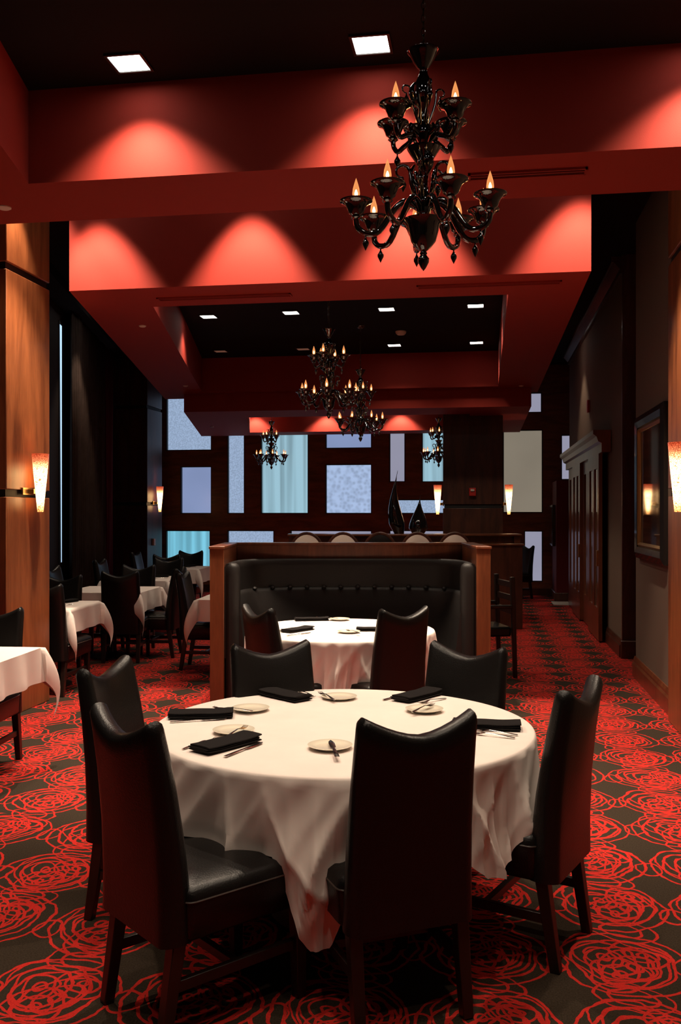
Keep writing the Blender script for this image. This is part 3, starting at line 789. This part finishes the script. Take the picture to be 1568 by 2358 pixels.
def square_table(px, py, side, yaw, lab, labc, seed, far_right=True, tall=0.30):
    """placed so that its far right corner is sighted at px, py"""
    h = side/2; c = onz(px, py, 0.76) if px else at(CX-1.0*F/9.75, 0, 9.75)+Vector((h, h, 0))
    ce = Vector((c.x, c.y, 0))-Matrix.Rotation(yaw, 3, 'Z') @ Vector((h, h, 0))
    r = empty('square_table', (ce.x, ce.y, 0), yaw); tag(r, lab, 'table', 'square side tables')
    table_base(r, rad=0.26)
    MB().box(-h+0.006, h-0.006, -h+0.006, h-0.006, 0.73, 0.754).build('tabletop', 'espresso', r, bevel=0.003)
    rnd = random.Random(seed); ph = [rnd.uniform(0, 6.28) for _ in range(6)]
    cl = h+0.22; n = 72; m = MB(); vs = []; 
    for j in range(n+1):
        for i in range(n+1):
            u = -cl+2*cl*i/n; v = -cl+2*cl*j/n
            ex = max(abs(u)-h, 0)*(1 if u > 0 else -1); ey = max(abs(v)-h, 0)*(1 if v > 0 else -1)
            cxx = max(-h, min(h, u)); cyy = max(-h, min(h, v))
            if ex == 0 and ey == 0: vs.append((u, v, 0.758)); continue
            s_ = math.hypot(ex, ey)
            if ex and ey:
                ang = math.atan2(abs(ey), abs(ex)); f = (ang-PI/4)/(PI/4)       # -1..1 across the corner
                k = min(1, s_/0.30)
                out = 0.012+0.125*math.sin(PI*min(1, 0.05+0.72*k))*math.cos(f*PI/2)**1.3+0.012*k
                lat = 0.055*f*math.sin(PI*min(1, 0.15+0.8*k))
                ax = out*0.7071-lat*0.7071; ay = out*0.7071+lat*0.7071
                ax += 0.012*k*math.sin(5*f+ph[0]); ay += 0.012*k*math.sin(6*f+ph[1])
                x = cxx+(1 if ex > 0 else -1)*ax; y = cyy+(1 if ey > 0 else -1)*ay
                z = 0.758-s_*(1+0.50*math.cos(f*PI/2)**1.2)
            else:
                t = min(1, s_/0.2); along = cyy if ex else cxx
                w_ = 0.012+0.010*t+0.010*t*math.sin(9*along/h*0.9+ph[2]+(1 if ex > 0 else 2))+0.006*t*math.sin(21*along+ph[3])
                if ex: x = cxx+math.copysign(w_, ex); y = cyy
                else: x = cxx; y = cyy+math.copysign(w_, ey)
                z = 0.758-s_
            vs.append((x, y, z))
    fs = [(j*(n+1)+i, j*(n+1)+i+1, (j+1)*(n+1)+i+1, (j+1)*(n+1)+i) for j in range(n) for i in range(n)]
    m.add(vs, fs); o = m.build('tablecloth', 'cloth', angle=70); o.location = (ce.x, ce.y, 0); o.rotation_euler = (0, 0, yaw)
    tag(o, labc, 'tablecloth', 'white cloths on square tables')
    return ce
YW = R(4)
sq = [(92, 1489, 0.86, 'square side table cropped by the picture edge', 'white cloth with long crumpled corner, on the cropped side table'),
      (229, 1383, 0.80, 'square side table just past the cherry column', 'white cloth with drooping corner, just past the cherry column'),
      (368, 1350, 0.85, 'square side table behind the tall chair back', 'white cloth on the square table behind the tall chair back'),
      (424, 1326, 0.85, 'square side table, fourth along the curtain side', 'white cloth on the fourth square table, near the booth'),
      (484, 1303, 0.85, 'farthest square side table by the cyan pane', 'white cloth on the farthest square table by the cyan pane'),
      (0, 0, 0.85, 'square table hidden behind the booth', 'white cloth peeping past the left booth post')]
ces = [square_table(px, py, sd, YW, l1, l2, 20+k) for k, (px, py, sd, l1, l2) in enumerate(sq)]
# chairs along the side tables: (table index, dx, dy, rz, label)
G3 = 'black leather chairs at the square side tables'
side = [
 (0, 0.02, 0.50, PI, 'black leather chair beyond the cropped side table'),
 (1, -0.10, 0.55, PI, 'dark chair facing us beyond the table past the cherry column'),
 (2, 0.05, 0.62, PI, 'dark chair beyond the third square table'),
 (2, 0.66, 0.16, PI/2, 'dark chair pushed in at the aisle side of the third table'),
 (3, 0.1, 0.62, PI, 'dark chair with bright crest beyond the fourth square table'),
 (3, -0.55, 0.0, -PI/2, 'dark chair between the third and fourth square tables'),
 (4, 0.0, 0.62, PI, 'dark chair silhouetted against the cyan pane, behind the farthest table'),
 (4, -0.62, 0.0, -PI/2, 'dark chair at the curtain side of the farthest square table'),
 (4, 0.05, -0.62, 0, 'dark chair in front of the farthest square table'),
 (2, -0.75, 0.2, -PI/2, 'dark chair at the curtain side of the third square table'),
 (5, -0.62, 0.0, -PI/2, 'dark chair peeping out left of the booth post'),
]
for ti, dx, dy, rz, lab in side:
    c = ces[ti]; place_chair(c.x+dx, c.y+dy, rz+YW, lab, G3)
place_chair(-3.86, 7.80, 0.0, 'dark chair right against the cherry column edge', G3)
ears((238, 1314), (314, 1314), 'tall dark chair with its back to us in the side aisle', G3, (ces[2].x, ces[2].y))
# lone chair by the window and aisle chair
p = onz(1208, 1377, 0.0); place_chair(p.x, p.y, PI/2+0.5, 'lone dark chair in front of the pale floor level pane', 'chairs by the window')

# wooden armchair showing beyond the right booth post
def armchair():
    p = at(1112, 0, 9.4); r = empty('armchair', (p.x, p.y, 0), YAW+PI/2+0.15); tag(r, 'dark wooden armchair with leather seat beyond the right booth post', 'armchair')
    for sx in (-1, 1):
        MB().taper((sx*0.25, -0.22, 0.99), (sx*0.25, -0.25, 0), 0.045, 0.04).build('leg', 'espresso', r, bevel=0.006)
        MB().taper((sx*0.25, 0.22, 0.70), (sx*0.25, 0.24, 0), 0.045, 0.04).build('leg', 'espresso', r, bevel=0.006)
        MB().box(sx*0.25-0.03, sx*0.25+0.03, -0.22, 0.27, 0.68, 0.715).build('armrest', 'espresso', r, bevel=0.01)
    m = MB().box(-0.24, 0.24, -0.22, 0.25, 0.40, 0.50); m.build('seat', 'leather', r, bevel=0.025, seg=3)
    m = MB()
    for z in (0.62, 0.75, 0.88): m.box(-0.23, 0.23, -0.245, -0.22, z, z+0.06)
    m.build('back_slats', 'espresso', r, bevel=0.004)
armchair()

# ================================================================ BOOTH
def booth():
    o = at(806.5, 0, 7.5); r = empty('leather_booth', (o.x, o.y, 0), YAW)
    tag(r, 'curved black leather booth framed in cherry coloured wood', 'booth')
    W2 = 1.128; D = 1.0; H = 1.352; pw = 0.113
    for sx in (-1, 1):
        m = MB(); xa = sx*W2; xb = sx*(W2-pw)
        m.box(min(xa, xb), max(xa, xb), 0, D, 0, H-0.02); m.build('side_panel', 'booth_wood', r, bevel=0.004)
        m = MB(); m.box(min(xa, xb)-0.008, max(xa, xb)+0.008, -0.012, D+0.01, H-0.02, H+0.002); m.build('top_cap', 'booth_wood', r, bevel=0.004)
    MB().box(-W2+pw, W2-pw, D-0.07, D, 0, H-0.02).build('back_panel', 'booth_wood', r, bevel=0.003)
    MB().box(-W2+pw-0.01, W2-pw+0.01, D-0.10, D+0.01, H-0.02, H+0.002).build('top_cap', 'booth_wood', r, bevel=0.004)
    # leather shell: plan curve
    wi = W2-pw
    def plan(s, inset):                  # s in -1..1 along the U
        a = PI*(0.5-s*0.5)               # 0..pi
        e = 0.42
        cx = math.copysign(abs(math.cos(a))**e, math.cos(a)); cyv = abs(math.sin(a))**e
        return Vector(((wi-inset)*cx, 0.03+(D-0.12-inset)*cyv, 0))
    S = [-1+2*k/80 for k in range(81)]
    def shell(name, prof, mat='booth_leather'):
        m = MB(); rs = []
        for s in S: rs.append([(*plan(s, ins).xy, z) for ins, z in prof])
        m.rings(rs); return fix_normals(m.build(name, mat, r, angle=60))
    up = shell('upper_back', [(0.0, 0.93), (0.0, 1.18), (0.012, 1.21), (0.035, 1.215), (0.055, 1.20), (0.060, 1.15), (0.063, 1.03), (0.066, 0.95)])
    lo = shell('lower_back', [(0.0, 0.45), (0.0, 0.93), (0.06, 0.962), (0.085, 0.958), (0.105, 0.93), (0.135, 0.75), (0.17, 0.45)])
    for k in range(12):
        u_ = -0.9+1.8*k/11; s = 1-2*math.acos(math.copysign(abs(u_)**(1/0.42), u_))/PI; q = plan(s, 0.094); m = MB()
        m.lathe([(0.0, -0.016), (0.014, -0.013), (0.022, 0), (0.014, 0.013), (0.0, 0.016)], 12); b_ = m.build('button', 'booth_leather', lo); b_.location = (q.x, q.y, 0.962)
    # rolled wings at the open ends
    for sx in (-1, 1):
        m = MB(); cx0 = sx*(wi-0.065); rs = []
        for z, k in ((0.02, 1), (0.40, 1), (1.12, 1), (1.18, 0.93), (1.205, 0.75), (1.217, 0.4)):
            rs.append([(cx0+0.062*k*math.cos(2*PI*t/20), 0.055+0.05*k*math.sin(2*PI*t/20), z) for t in range(20)])
        m.rings(rs); m.build('wing_roll', 'booth_leather', r)
    m = MB(); rs = []
    for s in S: rs.append([(*plan(s, ins).xy, z) for ins, z in [(0.02, 0.1), (0.02, 0.46), (0.30, 0.47), (0.42, 0.455), (0.45, 0.40), (0.45, 0.1)]])
    m.rings(rs); fix_normals(m.build('bench_seat', 'booth_leather', r, angle=60))
booth()

# second divider behind with stools and vases
def divider():
    o = at(930, 0, 13.7); r = empty('booth_divider', (o.x, o.y, 0), YAW); tag(r, 'low dark wooden divider carrying the two black vases', 'divider')
    k = 13.7/F; x0, x1 = (665-930)*k, (1196-930)*k; zt = 1.307
    MB().box(x0, x1-0.09, 0, 0.06, 0, zt-0.03).build('back_panel', 'booth_wood', r, bevel=0.004)
    MB().box(x1-0.09, x1, -0.08, 0.7, 0, zt-0.03).build('end_panel', 'booth_wood', r, bevel=0.004)
    MB().box(x0-0.02, x1+0.02, -0.10, 0.30, zt-0.03, zt).build('top_cap', 'booth_wood', r, bevel=0.006)
    MB().box(x0+0.3, x1-0.10, -0.75, -0.68, 0, 1.165).build('front_panel', 'dark_wood', r, bevel=0.004)
    MB().box(x0+0.28, x1-0.08, -0.78, -0.64, 1.165, 1.187).build('front_cap', 'booth_wood', r, bevel=0.004)
divider()
def vase(px, wpx, ytop, bendamt, lab):
    d = 13.85; k = d/F; o = at(px, 0, d); z0 = 1.307; H = (HY-ytop)*k+CAMZ-z0; rw = wpx*k/2
    prof = []
    for i in range(33):
        t = i/32
        rr = rw*(0.55+1.2*t*1.6)*1.0 if t < 0.0 else rw*min(1, 0.62+2.6*t)*(max(0.0, 1-((max(0, t-0.16))/0.84))**0.85 if t > 0.16 else 1)
        if t > 0.16:
            q = (t-0.16)/0.84; rr = rw*((math.cos(PI*q)*0.5+0.5)**0.9*(1-q*0.35))
        prof.append((max(rr, 0.0035 if t < 1 else 0.0), H*t))
    m = MB(); m.lathe(prof, 28, (0, 0, 0), lambda z: ((bendamt[0]*math.sin(PI*z/H)+bendamt[1]*(z/H)**2), 0))
    ob = m.build('teardrop_vase', 'black_ceramic', angle=70); ob.location = (o.x, o.y, z0); ob.rotation_euler = (0, 0, YAW)
    tag(ob, lab, 'vase', 'black teardrop vases')
vase(919, 36, 1082, (-0.07, -0.02), 'taller thin black teardrop vase leaning to its tip')
vase(963, 44, 1140, (0.0, 0.03), 'shorter fuller black teardrop vase')
def stool_proto():
    r = empty('round_back_stool')
    n = 32; cz, rx, rz_ = 1.085, 0.215, 0.265
    m = MB()
    pts = [(rx*math.cos(2*PI*k/n), 0, cz+rz_*math.sin(2*PI*k/n)) for k in range(n)]; pts.append(pts[0]); pts.append(pts[1])
    m.tube(pts, 0.016, 8, 1.3); m.build('back_rim', 'dark_wood', r)
    m = MB()
    def ell(k, y): return [(rx*k*math.cos(2*PI*t/n), y, cz+rz_*k*math.sin(2*PI*t/n)) for t in range(n)]
    m.rings([ell(0.3, -0.032), ell(0.7, -0.028), ell(0.95, -0.008), ell(0.95, 0.008), ell(0.7, 0.028), ell(0.3, 0.032)])
    fix_normals(m.build('back_pad', 'ivory_fabric', r))
    m = MB(); m.lathe([(0.18, 0.68), (0.21, 0.70), (0.215, 0.75), (0.19, 0.775), (0, 0.785)], 28, (0, 0.22, 0)); m.build('seat', 'ivory_fabric', r)
    for sx in (-1, 1):
        MB().taper((sx*0.15, 0.36, 0.68), (sx*0.19, 0.40, 0), 0.035, 0.028).build('leg', 'dark_wood', r)
        MB().taper((sx*0.16, 0.03, 0.84), (sx*0.19, 0.02, 0), 0.035, 0.028).build('leg', 'dark_wood', r)
    return r
ST = stool_proto()
slabs = ['round backed ivory stool, first from the window end', 'round backed ivory stool, second from the window end', 'round backed stool with dark upholstery among the ivory ones', 'round backed ivory stool in front of the shorter vase', 'round backed ivory stool in front of the broad dark column']
stools = [ST]+[copy_tree(ST) for _ in range(4)]
for k, (px, s) in enumerate(zip((706, 790, 875, 961, 1047), stools)):
    p = at(px, 0, 12.2); s.location = (p.x, p.y, 0); s.rotation_euler = (0, 0, YAW); tag(s, slabs[k], 'stool', 'round backed stools')
    if k == 2:
        for ch in s.children:
            if ch.name.startswith(('back_pad', 'seat')):
                ch.data = ch.data.copy(); ch.data.materials[0] = MATS['leather']

# ================================================================ CHANDELIERS
def chandelier_proto():
    r = empty('chandelier')                 # origin on the axis at z 0 = lowest finial tip
    Z = lambda y: (625-y)*0.001767
    m = MB()
    prof = [(0.0, 0), (0.010, 0.012), (0.022, 0.035), (0.024, 0.05), (0.012, 0.066), (0.016, 0.072), (0.012, 0.08), (0.030, 0.095), (0.050, 0.12), (0.058, 0.15), (0.066, 0.185), (0.080, 0.203), (0.084, 0.208),
            (0.076, 0.208), (0.040, 0.195), (0.028, 0.215), (0.030, 0.25), (0.040, 0.27), (0.034, 0.30), (0.020, 0.32), (0.022, 0.36), (0.026, 0.39), (0.018, 0.42), (0.030, 0.44), (0.055, 0.475), (0.066, 0.495), (0.068, 0.50), (0.060, 0.50),
            (0.025, 0.49), (0.020, 0.52), (0.032, 0.55), (0.034, 0.575), (0.020, 0.60), (0.024, 0.62), (0.020, 0.66), (0.030, 0.69), (0.036, 0.73), (0.034, 0.765), (0.018, 0.80), (0.016, 0.815), (0.022, 0.825), (0.040, 0.85), (0.055, 0.88), (0.066, 0.892), (0.066, 0.896),
            (0.056, 0.893), (0.02, 0.86), (0.012, 0.87), (0.012, 0.91), (0.0, 0.915)]
    m.lathe(prof, 28); m.build('stem', 'black_glass', r, angle=70)
    # chain
    m = MB(); z = 0.92; k = 0
    while z < 1.31:
        M = Matrix.Rotation(PI/2, 3, 'X') if k % 2 == 0 else Matrix.Rotation(PI/2, 3, 'Z') @ Matrix.Rotation(PI/2, 3, 'X')
        m.torus((0, 0, z), 0.016, 0.0028, M, 12, 5, 0.55); z += 0.026; k += 1
    m.build('chain', 'chain_metal', r)
    m = MB(); m.lathe([(0.0, 1.285), (0.03, 1.29), (0.05, 1.31), (0.052, 1.32), (0.0, 1.32)], 20); m.build('canopy', 'black_glass', r)
    cup = MB(); cup.lathe([(0.013, -0.012), (0.022, -0.004), (0.017, 0.004), (0.030, 0.014), (0.036, 0.030), (0.043, 0.045), (0.055, 0.056), (0.0655, 0.060), (0.067, 0.065), (0.060, 0.067), (0.044, 0.057), (0.02, 0.035), (0, 0.03)], 24)
    cupm = cup.mesh('cup', 'black_glass', True, 70)
    bl = MB(); bl.lathe([(0.012, 0.035), (0.012, 0.068), (0.0, 0.068)], 12); bl.cur = 1
    bl.lathe([(0.009, 0.068), (0.0135, 0.080), (0.0155, 0.095), (0.013, 0.115), (0.008, 0.133), (0.004, 0.146), (0.0, 0.158)], 14); bl.cur = 2
    bl.lathe([(0, 0.078), (0.006, 0.086), (0.007, 0.095), (0.003, 0.108), (0, 0.112)], 8)
    bulbm = bl.mesh('bulb', ['dark_socket', 'bulb_glass', 'filament'], True, 60)
    dr = MB(); dr.lathe([(0.0, -0.062), (0.003, -0.056), (0.013, -0.036), (0.014, -0.028), (0.006, -0.014), (0.003, -0.008), (0.003, 0.0), (0, 0.002)], 12)
    dropm = dr.mesh('drop', 'black_glass', True, 70)
    def arm(ang, R_, z0, zlow, zc, rt, drop=True):
        ca, sa = math.cos(ang), math.sin(ang)
        ctrl = [(0.03, z0), (0.07, z0+0.022), (0.12*R_/0.28, z0-0.01), (R_*0.66, zlow+0.012), (R_*0.84, zlow), (R_*0.97, zlow+0.022), (R_, zc-0.012), (R_, zc)]
        pts = []
        for i in range(len(ctrl)-1):
            p0 = ctrl[max(i-1, 0)]; p1 = ctrl[i]; p2 = ctrl[i+1]; p3 = ctrl[min(i+2, len(ctrl)-1)]
            for j in range(4):
                t = j/4
                f = lambda a, b, c, d: 0.5*((2*b)+(-a+c)*t+(2*a-5*b+4*c-d)*t*t+(-a+3*b-3*c+d)*t**3)
                pts.append((f(p0[0], p1[0], p2[0], p3[0]), f(p0[1], p1[1], p2[1], p3[1])))
        pts.append(ctrl[-1])
        m = MB(); m.tube([(q*ca, q*sa, z) for q, z in pts], rt, 8)
        a = m.build('arm', 'black_glass', r, angle=70)
        for nm, me, dz in (('cup', cupm, 0), ('bulb', bulbm, 0)):
            o = bpy.data.objects.new(nm, me); COL.objects.link(o); o.parent = a; o.location = (R_*ca, R_*sa, zc+dz)
        if drop:
            o = bpy.data.objects.new('drop', dropm); COL.objects.link(o); o.parent = a; o.location = (R_*0.86*ca, R_*0.86*sa, zlow-0.008)
    for k, dg in enumerate((22, 73, 125, 176, 225, 268, 308, 340)): arm(R(-dg), 0.275, 0.262, 0.148, 0.215, 0.0125)
    for dg in (38, 142, 218, 325, 268): arm(R(-dg), 0.150, 0.555, 0.515, 0.575, 0.0105, dg in (38, 218))
    # scrolls curling over from the stem, with pendants
    def scroll(ang, z0, hgt, reach, rt):
        ca, sa = math.cos(ang), math.sin(ang); pts = []
        for j in range(25):
            t = j/24
            if t < 0.45: q = t/0.45; x = 0.02+0.035*math.sin(q*PI*0.5); z = z0+hgt*q
            else:
                q = (t-0.45)/0.55; a_ = PI-q*PI*1.55; rr = reach*(1-0.35*q); x = 0.055+reach+rr*math.cos(a_); z = z0+hgt+rr*math.sin(a_)
            pts.append((x*ca, x*sa, z))
        m = MB(); m.tube(pts, [rt*(1-0.55*j/24) for j in range(25)], 8, 1.0); a = m.build('scroll', 'black_glass', r, angle=70)
        o = bpy.data.objects.new('drop', dropm); COL.objects.link(o); o.parent = a; o.location = pts[-1]
    for k in range(5): scroll(R(40+72*k), 0.27, 0.13, 0.032, 0.010)
    for k in range(4): scroll(R(15+90*k), 0.60, 0.13, 0.020, 0.006)
    # broad leaves standing up on the stem
    m = MB()
    for ang, z, s_ in ((200, 0.66, 1), (20, 0.52, 0.9), (150, 0.34, 1.0), (290, 0.38, 1.0), (80, 0.68, 0.8)):
        ca, sa = math.cos(R(ang)), math.sin(R(ang)); pts = [((0.018+0.036*math.sin(PI*t/8*0.8))*ca, (0.018+0.036*math.sin(PI*t/8*0.8))*sa, z+0.1*s_*t/8) for t in range(9)]
        m.tube(pts, [0.004+0.018*s_*math.sin(PI*(t+0.6)/9.2) for t in range(9)], 8, 0.5)
    m.build('leaf_ornament', 'black_glass', r, angle=70)
    # a glow from the candle bulbs
    return r
CP = chandelier_proto()
chs = [(at(975, 0, 3.8), 2.61, 'large black glass chandelier hanging closest above the round table'),
       (at(757, 0, 9.3), 2.555, 'black glass chandelier on a long chain, second in the row'),
       (at(830, 0, 11.6), 2.50, 'black glass chandelier hanging lowest in the middle tray behind another'),
       (at(625, 0, 17.4), 2.42, 'small distant black chandelier before the draped pane'),
       (at(1010, 0, 17.0), 2.44, 'small distant black chandelier half hidden by the dark column')]
for k, (p, z, lab) in enumerate(chs):
    c = CP if k == 0 else copy_tree(CP)
    top = (ZT if k < 3 else Z3+0.5)-z                     # chain runs up to that tray's ceiling
    for ch in c.children:
        if ch.name.startswith('chain'): q = (top-0.035-0.92)/(1.285-0.92); ch.scale = (1, 1, q); ch.location = (0, 0, 0.92*(1-q))
        if ch.name.startswith('canopy'): ch.location = (0, 0, top-1.32)
    c.location = (p.x, p.y, z); c.rotation_euler = (0, 0, YAW+k*0.55); tag(c, lab, 'chandelier', 'black glass chandeliers')

# ================================================================ TABLEWARE
ZT1 = 0.7595
def plate_mesh():
    m = MB(); m.lathe([(0.0, 0.003), (0.045, 0.003), (0.048, 0.0), (0.052, 0.0), (0.055, 0.004), (0.080, 0.012), (0.083, 0.0145), (0.080, 0.0155), (0.056, 0.008), (0.050, 0.0065), (0.0, 0.0065)], 48)
    return m.mesh('side_plate', 'porcelain', True, 60)
PM = plate_mesh()
def napkin_mesh():
    m = MB(); L_, W_ = 0.135, 0.055
    for j, (z0, z1, dx, dy) in enumerate(((0, 0.008, 0, 0), (0.0085, 0.016, -0.004, 0.003), (0.0165, 0.025, 0.002, -0.002))):
        n = 12; rs = []
        for i in range(n+1):
            t = -1+2*i/n; x = t*L_*(1 if j != 1 else 0.985)+dx; sag = -0.002*math.cos(t*3)+0.0015*math.sin(5*t+j)
            hw = W_*(1-0.03*j)*(1 if abs(t) < 0.95 else 0.96)
            lp = []
            for a in range(12):
                th = 2*PI*a/12; lp.append((x, dy+hw*max(-1, min(1, 1.25*math.cos(th))), (z0+z1)/2+(z1-z0)/2*math.sin(th)+(sag if j else max(0, sag))))
            rs.append(lp)
        m.rings(rs)
    o = m.mesh('folded_napkin', 'napkin', True, 50); return o
NM = napkin_mesh()
def strip(m, pts):                        # pts: x, half width, z ; thin metal strip along x
    rs = []
    for x, hw, z in pts: rs.append([(x, -hw, z), (x, -hw*0.6, z+0.0016), (x, hw*0.6, z+0.0016), (x, hw, z), (x, hw*0.6, z-0.0005), (x, -hw*0.6, z-0.0005)])
    m.rings(rs)
def fork_mesh():
    m = MB(); strip(m, [(-0.095, 0.006, 0.002), (-0.07, 0.0075, 0.004), (-0.02, 0.004, 0.008), (0.015, 0.003, 0.010), (0.03, 0.008, 0.008), (0.045, 0.0115, 0.004), (0.052, 0.0115, 0.003)])
    for k in range(4):
        y = -0.0092+k*0.0061
        m.tube([(0.050, y, 0.0035), (0.075, y, 0.003), (0.095, y*0.95, 0.009)], [0.0021, 0.0019, 0.0008], 6)
    return m.mesh('fork', 'steel')
def knife_mesh():
    m = MB(); strip(m, [(-0.115, 0.006, 0.003), (-0.11, 0.009, 0.003), (-0.05, 0.0075, 0.004), (0.0, 0.005, 0.004), (0.01, 0.004, 0.004), (0.02, 0.010, 0.003), (0.08, 0.0115, 0.003), (0.11, 0.008, 0.003), (0.12, 0.002, 0.003)])
    return m.mesh('knife', 'steel')
FM, KM = fork_mesh(), knife_mesh()
def place(me, name, p, ang, lab, cat, grp, z, sc=1.0, tilt=0):
    o = bpy.data.objects.new(name, me); COL.objects.link(o); o.location = (p.x, p.y, z); o.rotation_euler = (0, -tilt, ang); o.scale = (sc,)*3
    return tag(o, lab, cat, grp)
def between(me, name, a, b, lab, cat, grp, z, tilt=0):
    A = onz(*a, z); B = onz(*b, z); return place(me, name, (A+B)/2, math.atan2(B.y-A.y, B.x-A.x), lab, cat, grp, z, tilt=tilt)
GP, GN, GF, GK = 'side plates on the large round table', 'black napkins on the large round table', 'forks on the large round table', 'knives on the large round table'
for px, py, lab in ((781, 1609, 'cream side plate on the booth side of the round table'), (577, 1636, 'cream side plate beside the horizontal napkin'), (538, 1687, 'cream side plate half covered by the slanted napkin'),
                (760, 1723, 'cream side plate with a dark knife across, next to the nearest chair'), (977, 1638, 'cream side plate behind the largest chair back')):
    place(PM, 'side_plate', onz(px, py, ZT1), 0, lab, 'plate', GP, ZT1)
between(NM, 'folded_napkin', (608, 1594), (706, 1616), 'folded black napkin left of the booth side plate', 'napkin', GN, ZT1+0.004)
between(NM, 'folded_napkin', (915, 1617), (1003, 1594), 'folded black napkin on top of a knife by the far aisle chair', 'napkin', GN, ZT1+0.004)
between(NM, 'folded_napkin', (397, 1650), (528, 1647), 'folded black napkin lying level with a knife in front', 'napkin', GN, ZT1+0.004)
between(NM, 'folded_napkin', (440, 1738), (595, 1697), 'folded black napkin slanting between a fork and a knife', 'napkin', GN, ZT1+0.004)
between(NM, 'folded_napkin', (1060, 1672), (1180, 1676), 'folded black napkin sticking out past the largest chair back', 'napkin', GN, ZT1+0.004)
for a, b_, lab, z, tl in (((688, 1591), (724, 1608), 'fork at the end of the booth side napkin', ZT1+0.002, 0), ((770, 1613), (736, 1596), 'small fork leaning on the booth side plate', ZT1+0.014, 0.0),
                  ((1027, 1609), (962, 1622), 'fork lying beside the far aisle napkin', ZT1+0.001, 0), ((575, 1638), (498, 1632), 'fork lying across the plate by the level napkin', ZT1+0.016, 0),
                  ((412, 1729), (508, 1700), 'fork behind the slanted napkin', ZT1+0.001, 0), ((512, 1703), (572, 1672), 'fork resting over the half covered plate', ZT1+0.017, 0),
                  ((957, 1638), (990, 1626), 'fork resting on the plate behind the largest chair', ZT1+0.016, 0),
                  ((1172, 1699), (1090, 1690), 'outer fork before the napkin past the largest chair', ZT1+0.001, 0), ((1176, 1692), (1100, 1684), 'inner fork before the napkin past the largest chair', ZT1+0.001, 0)):
    between(FM, 'fork', a, b_, lab, 'fork', GF, z, tl)
for a, b_, lab, z in (((392, 1664), (518, 1656), 'knife lying along the front of the level napkin', ZT1+0.001), ((506, 1748), (612, 1708), 'knife lying along the front of the slanted napkin', ZT1+0.001),
                  ((894, 1610), (940, 1599), 'knife half under the far aisle napkin', ZT1+0.001), ((778, 1748), (760, 1705), 'butter knife across the plate next to the nearest chair', ZT1+0.016)):
    between(KM, 'knife', a, b_, lab, 'knife', GK, z)
# booth table
place(PM, 'side_plate', onz(782, 1428, ZT1), 0, 'small plate at the back of the booth table', 'plate', 'plates on the booth table', ZT1)
place(PM, 'side_plate', onz(803, 1457, ZT1), 0, 'small plate in the middle of the booth table', 'plate', 'plates on the booth table', ZT1)
between(NM, 'folded_napkin', (690, 1429), (745, 1428), 'black napkin at the back of the booth table', 'napkin', 'napkins on the booth table', ZT1)
between(NM, 'folded_napkin', (665, 1456), (704, 1450), 'black napkin at the window side of the booth table', 'napkin', 'napkins on the booth table', ZT1)
between(NM, 'folded_napkin', (846, 1452), (880, 1452), 'black napkin half behind the tall booth chair', 'napkin', 'napkins on the booth table', ZT1)
for a, b_, lab in (((765, 1424), (742, 1423), 'fork beside the back plate on the booth table'), ((830, 1459), (798, 1452), 'fork on the middle plate of the booth table')):
    between(FM, 'fork', a, b_, lab, 'fork', 'forks on the booth table', ZT1+0.016)
between(KM, 'knife', (672, 1463), (703, 1459), 'knife before the window side napkin on the booth table', 'knife', 'knives on the booth table', ZT1+0.001)
# side tables: one napkin and fork each
sl = ['cropped side table', 'side table past the cherry column', 'third square table', 'fourth square table', 'farthest square table']
for k, nm in list(enumerate(sl))[1:]:
    c = ces[k]; place(NM, 'folded_napkin', Vector((c.x+0.12, c.y+0.2, 0)), 0.3+k, 'black napkin on the '+nm, 'napkin', 'napkins on the square tables', ZT1)
    place(FM, 'fork', Vector((c.x+0.24, c.y-0.05, 0)), 0.2+k, 'fork on the '+nm, 'fork', 'forks on the square tables', ZT1)
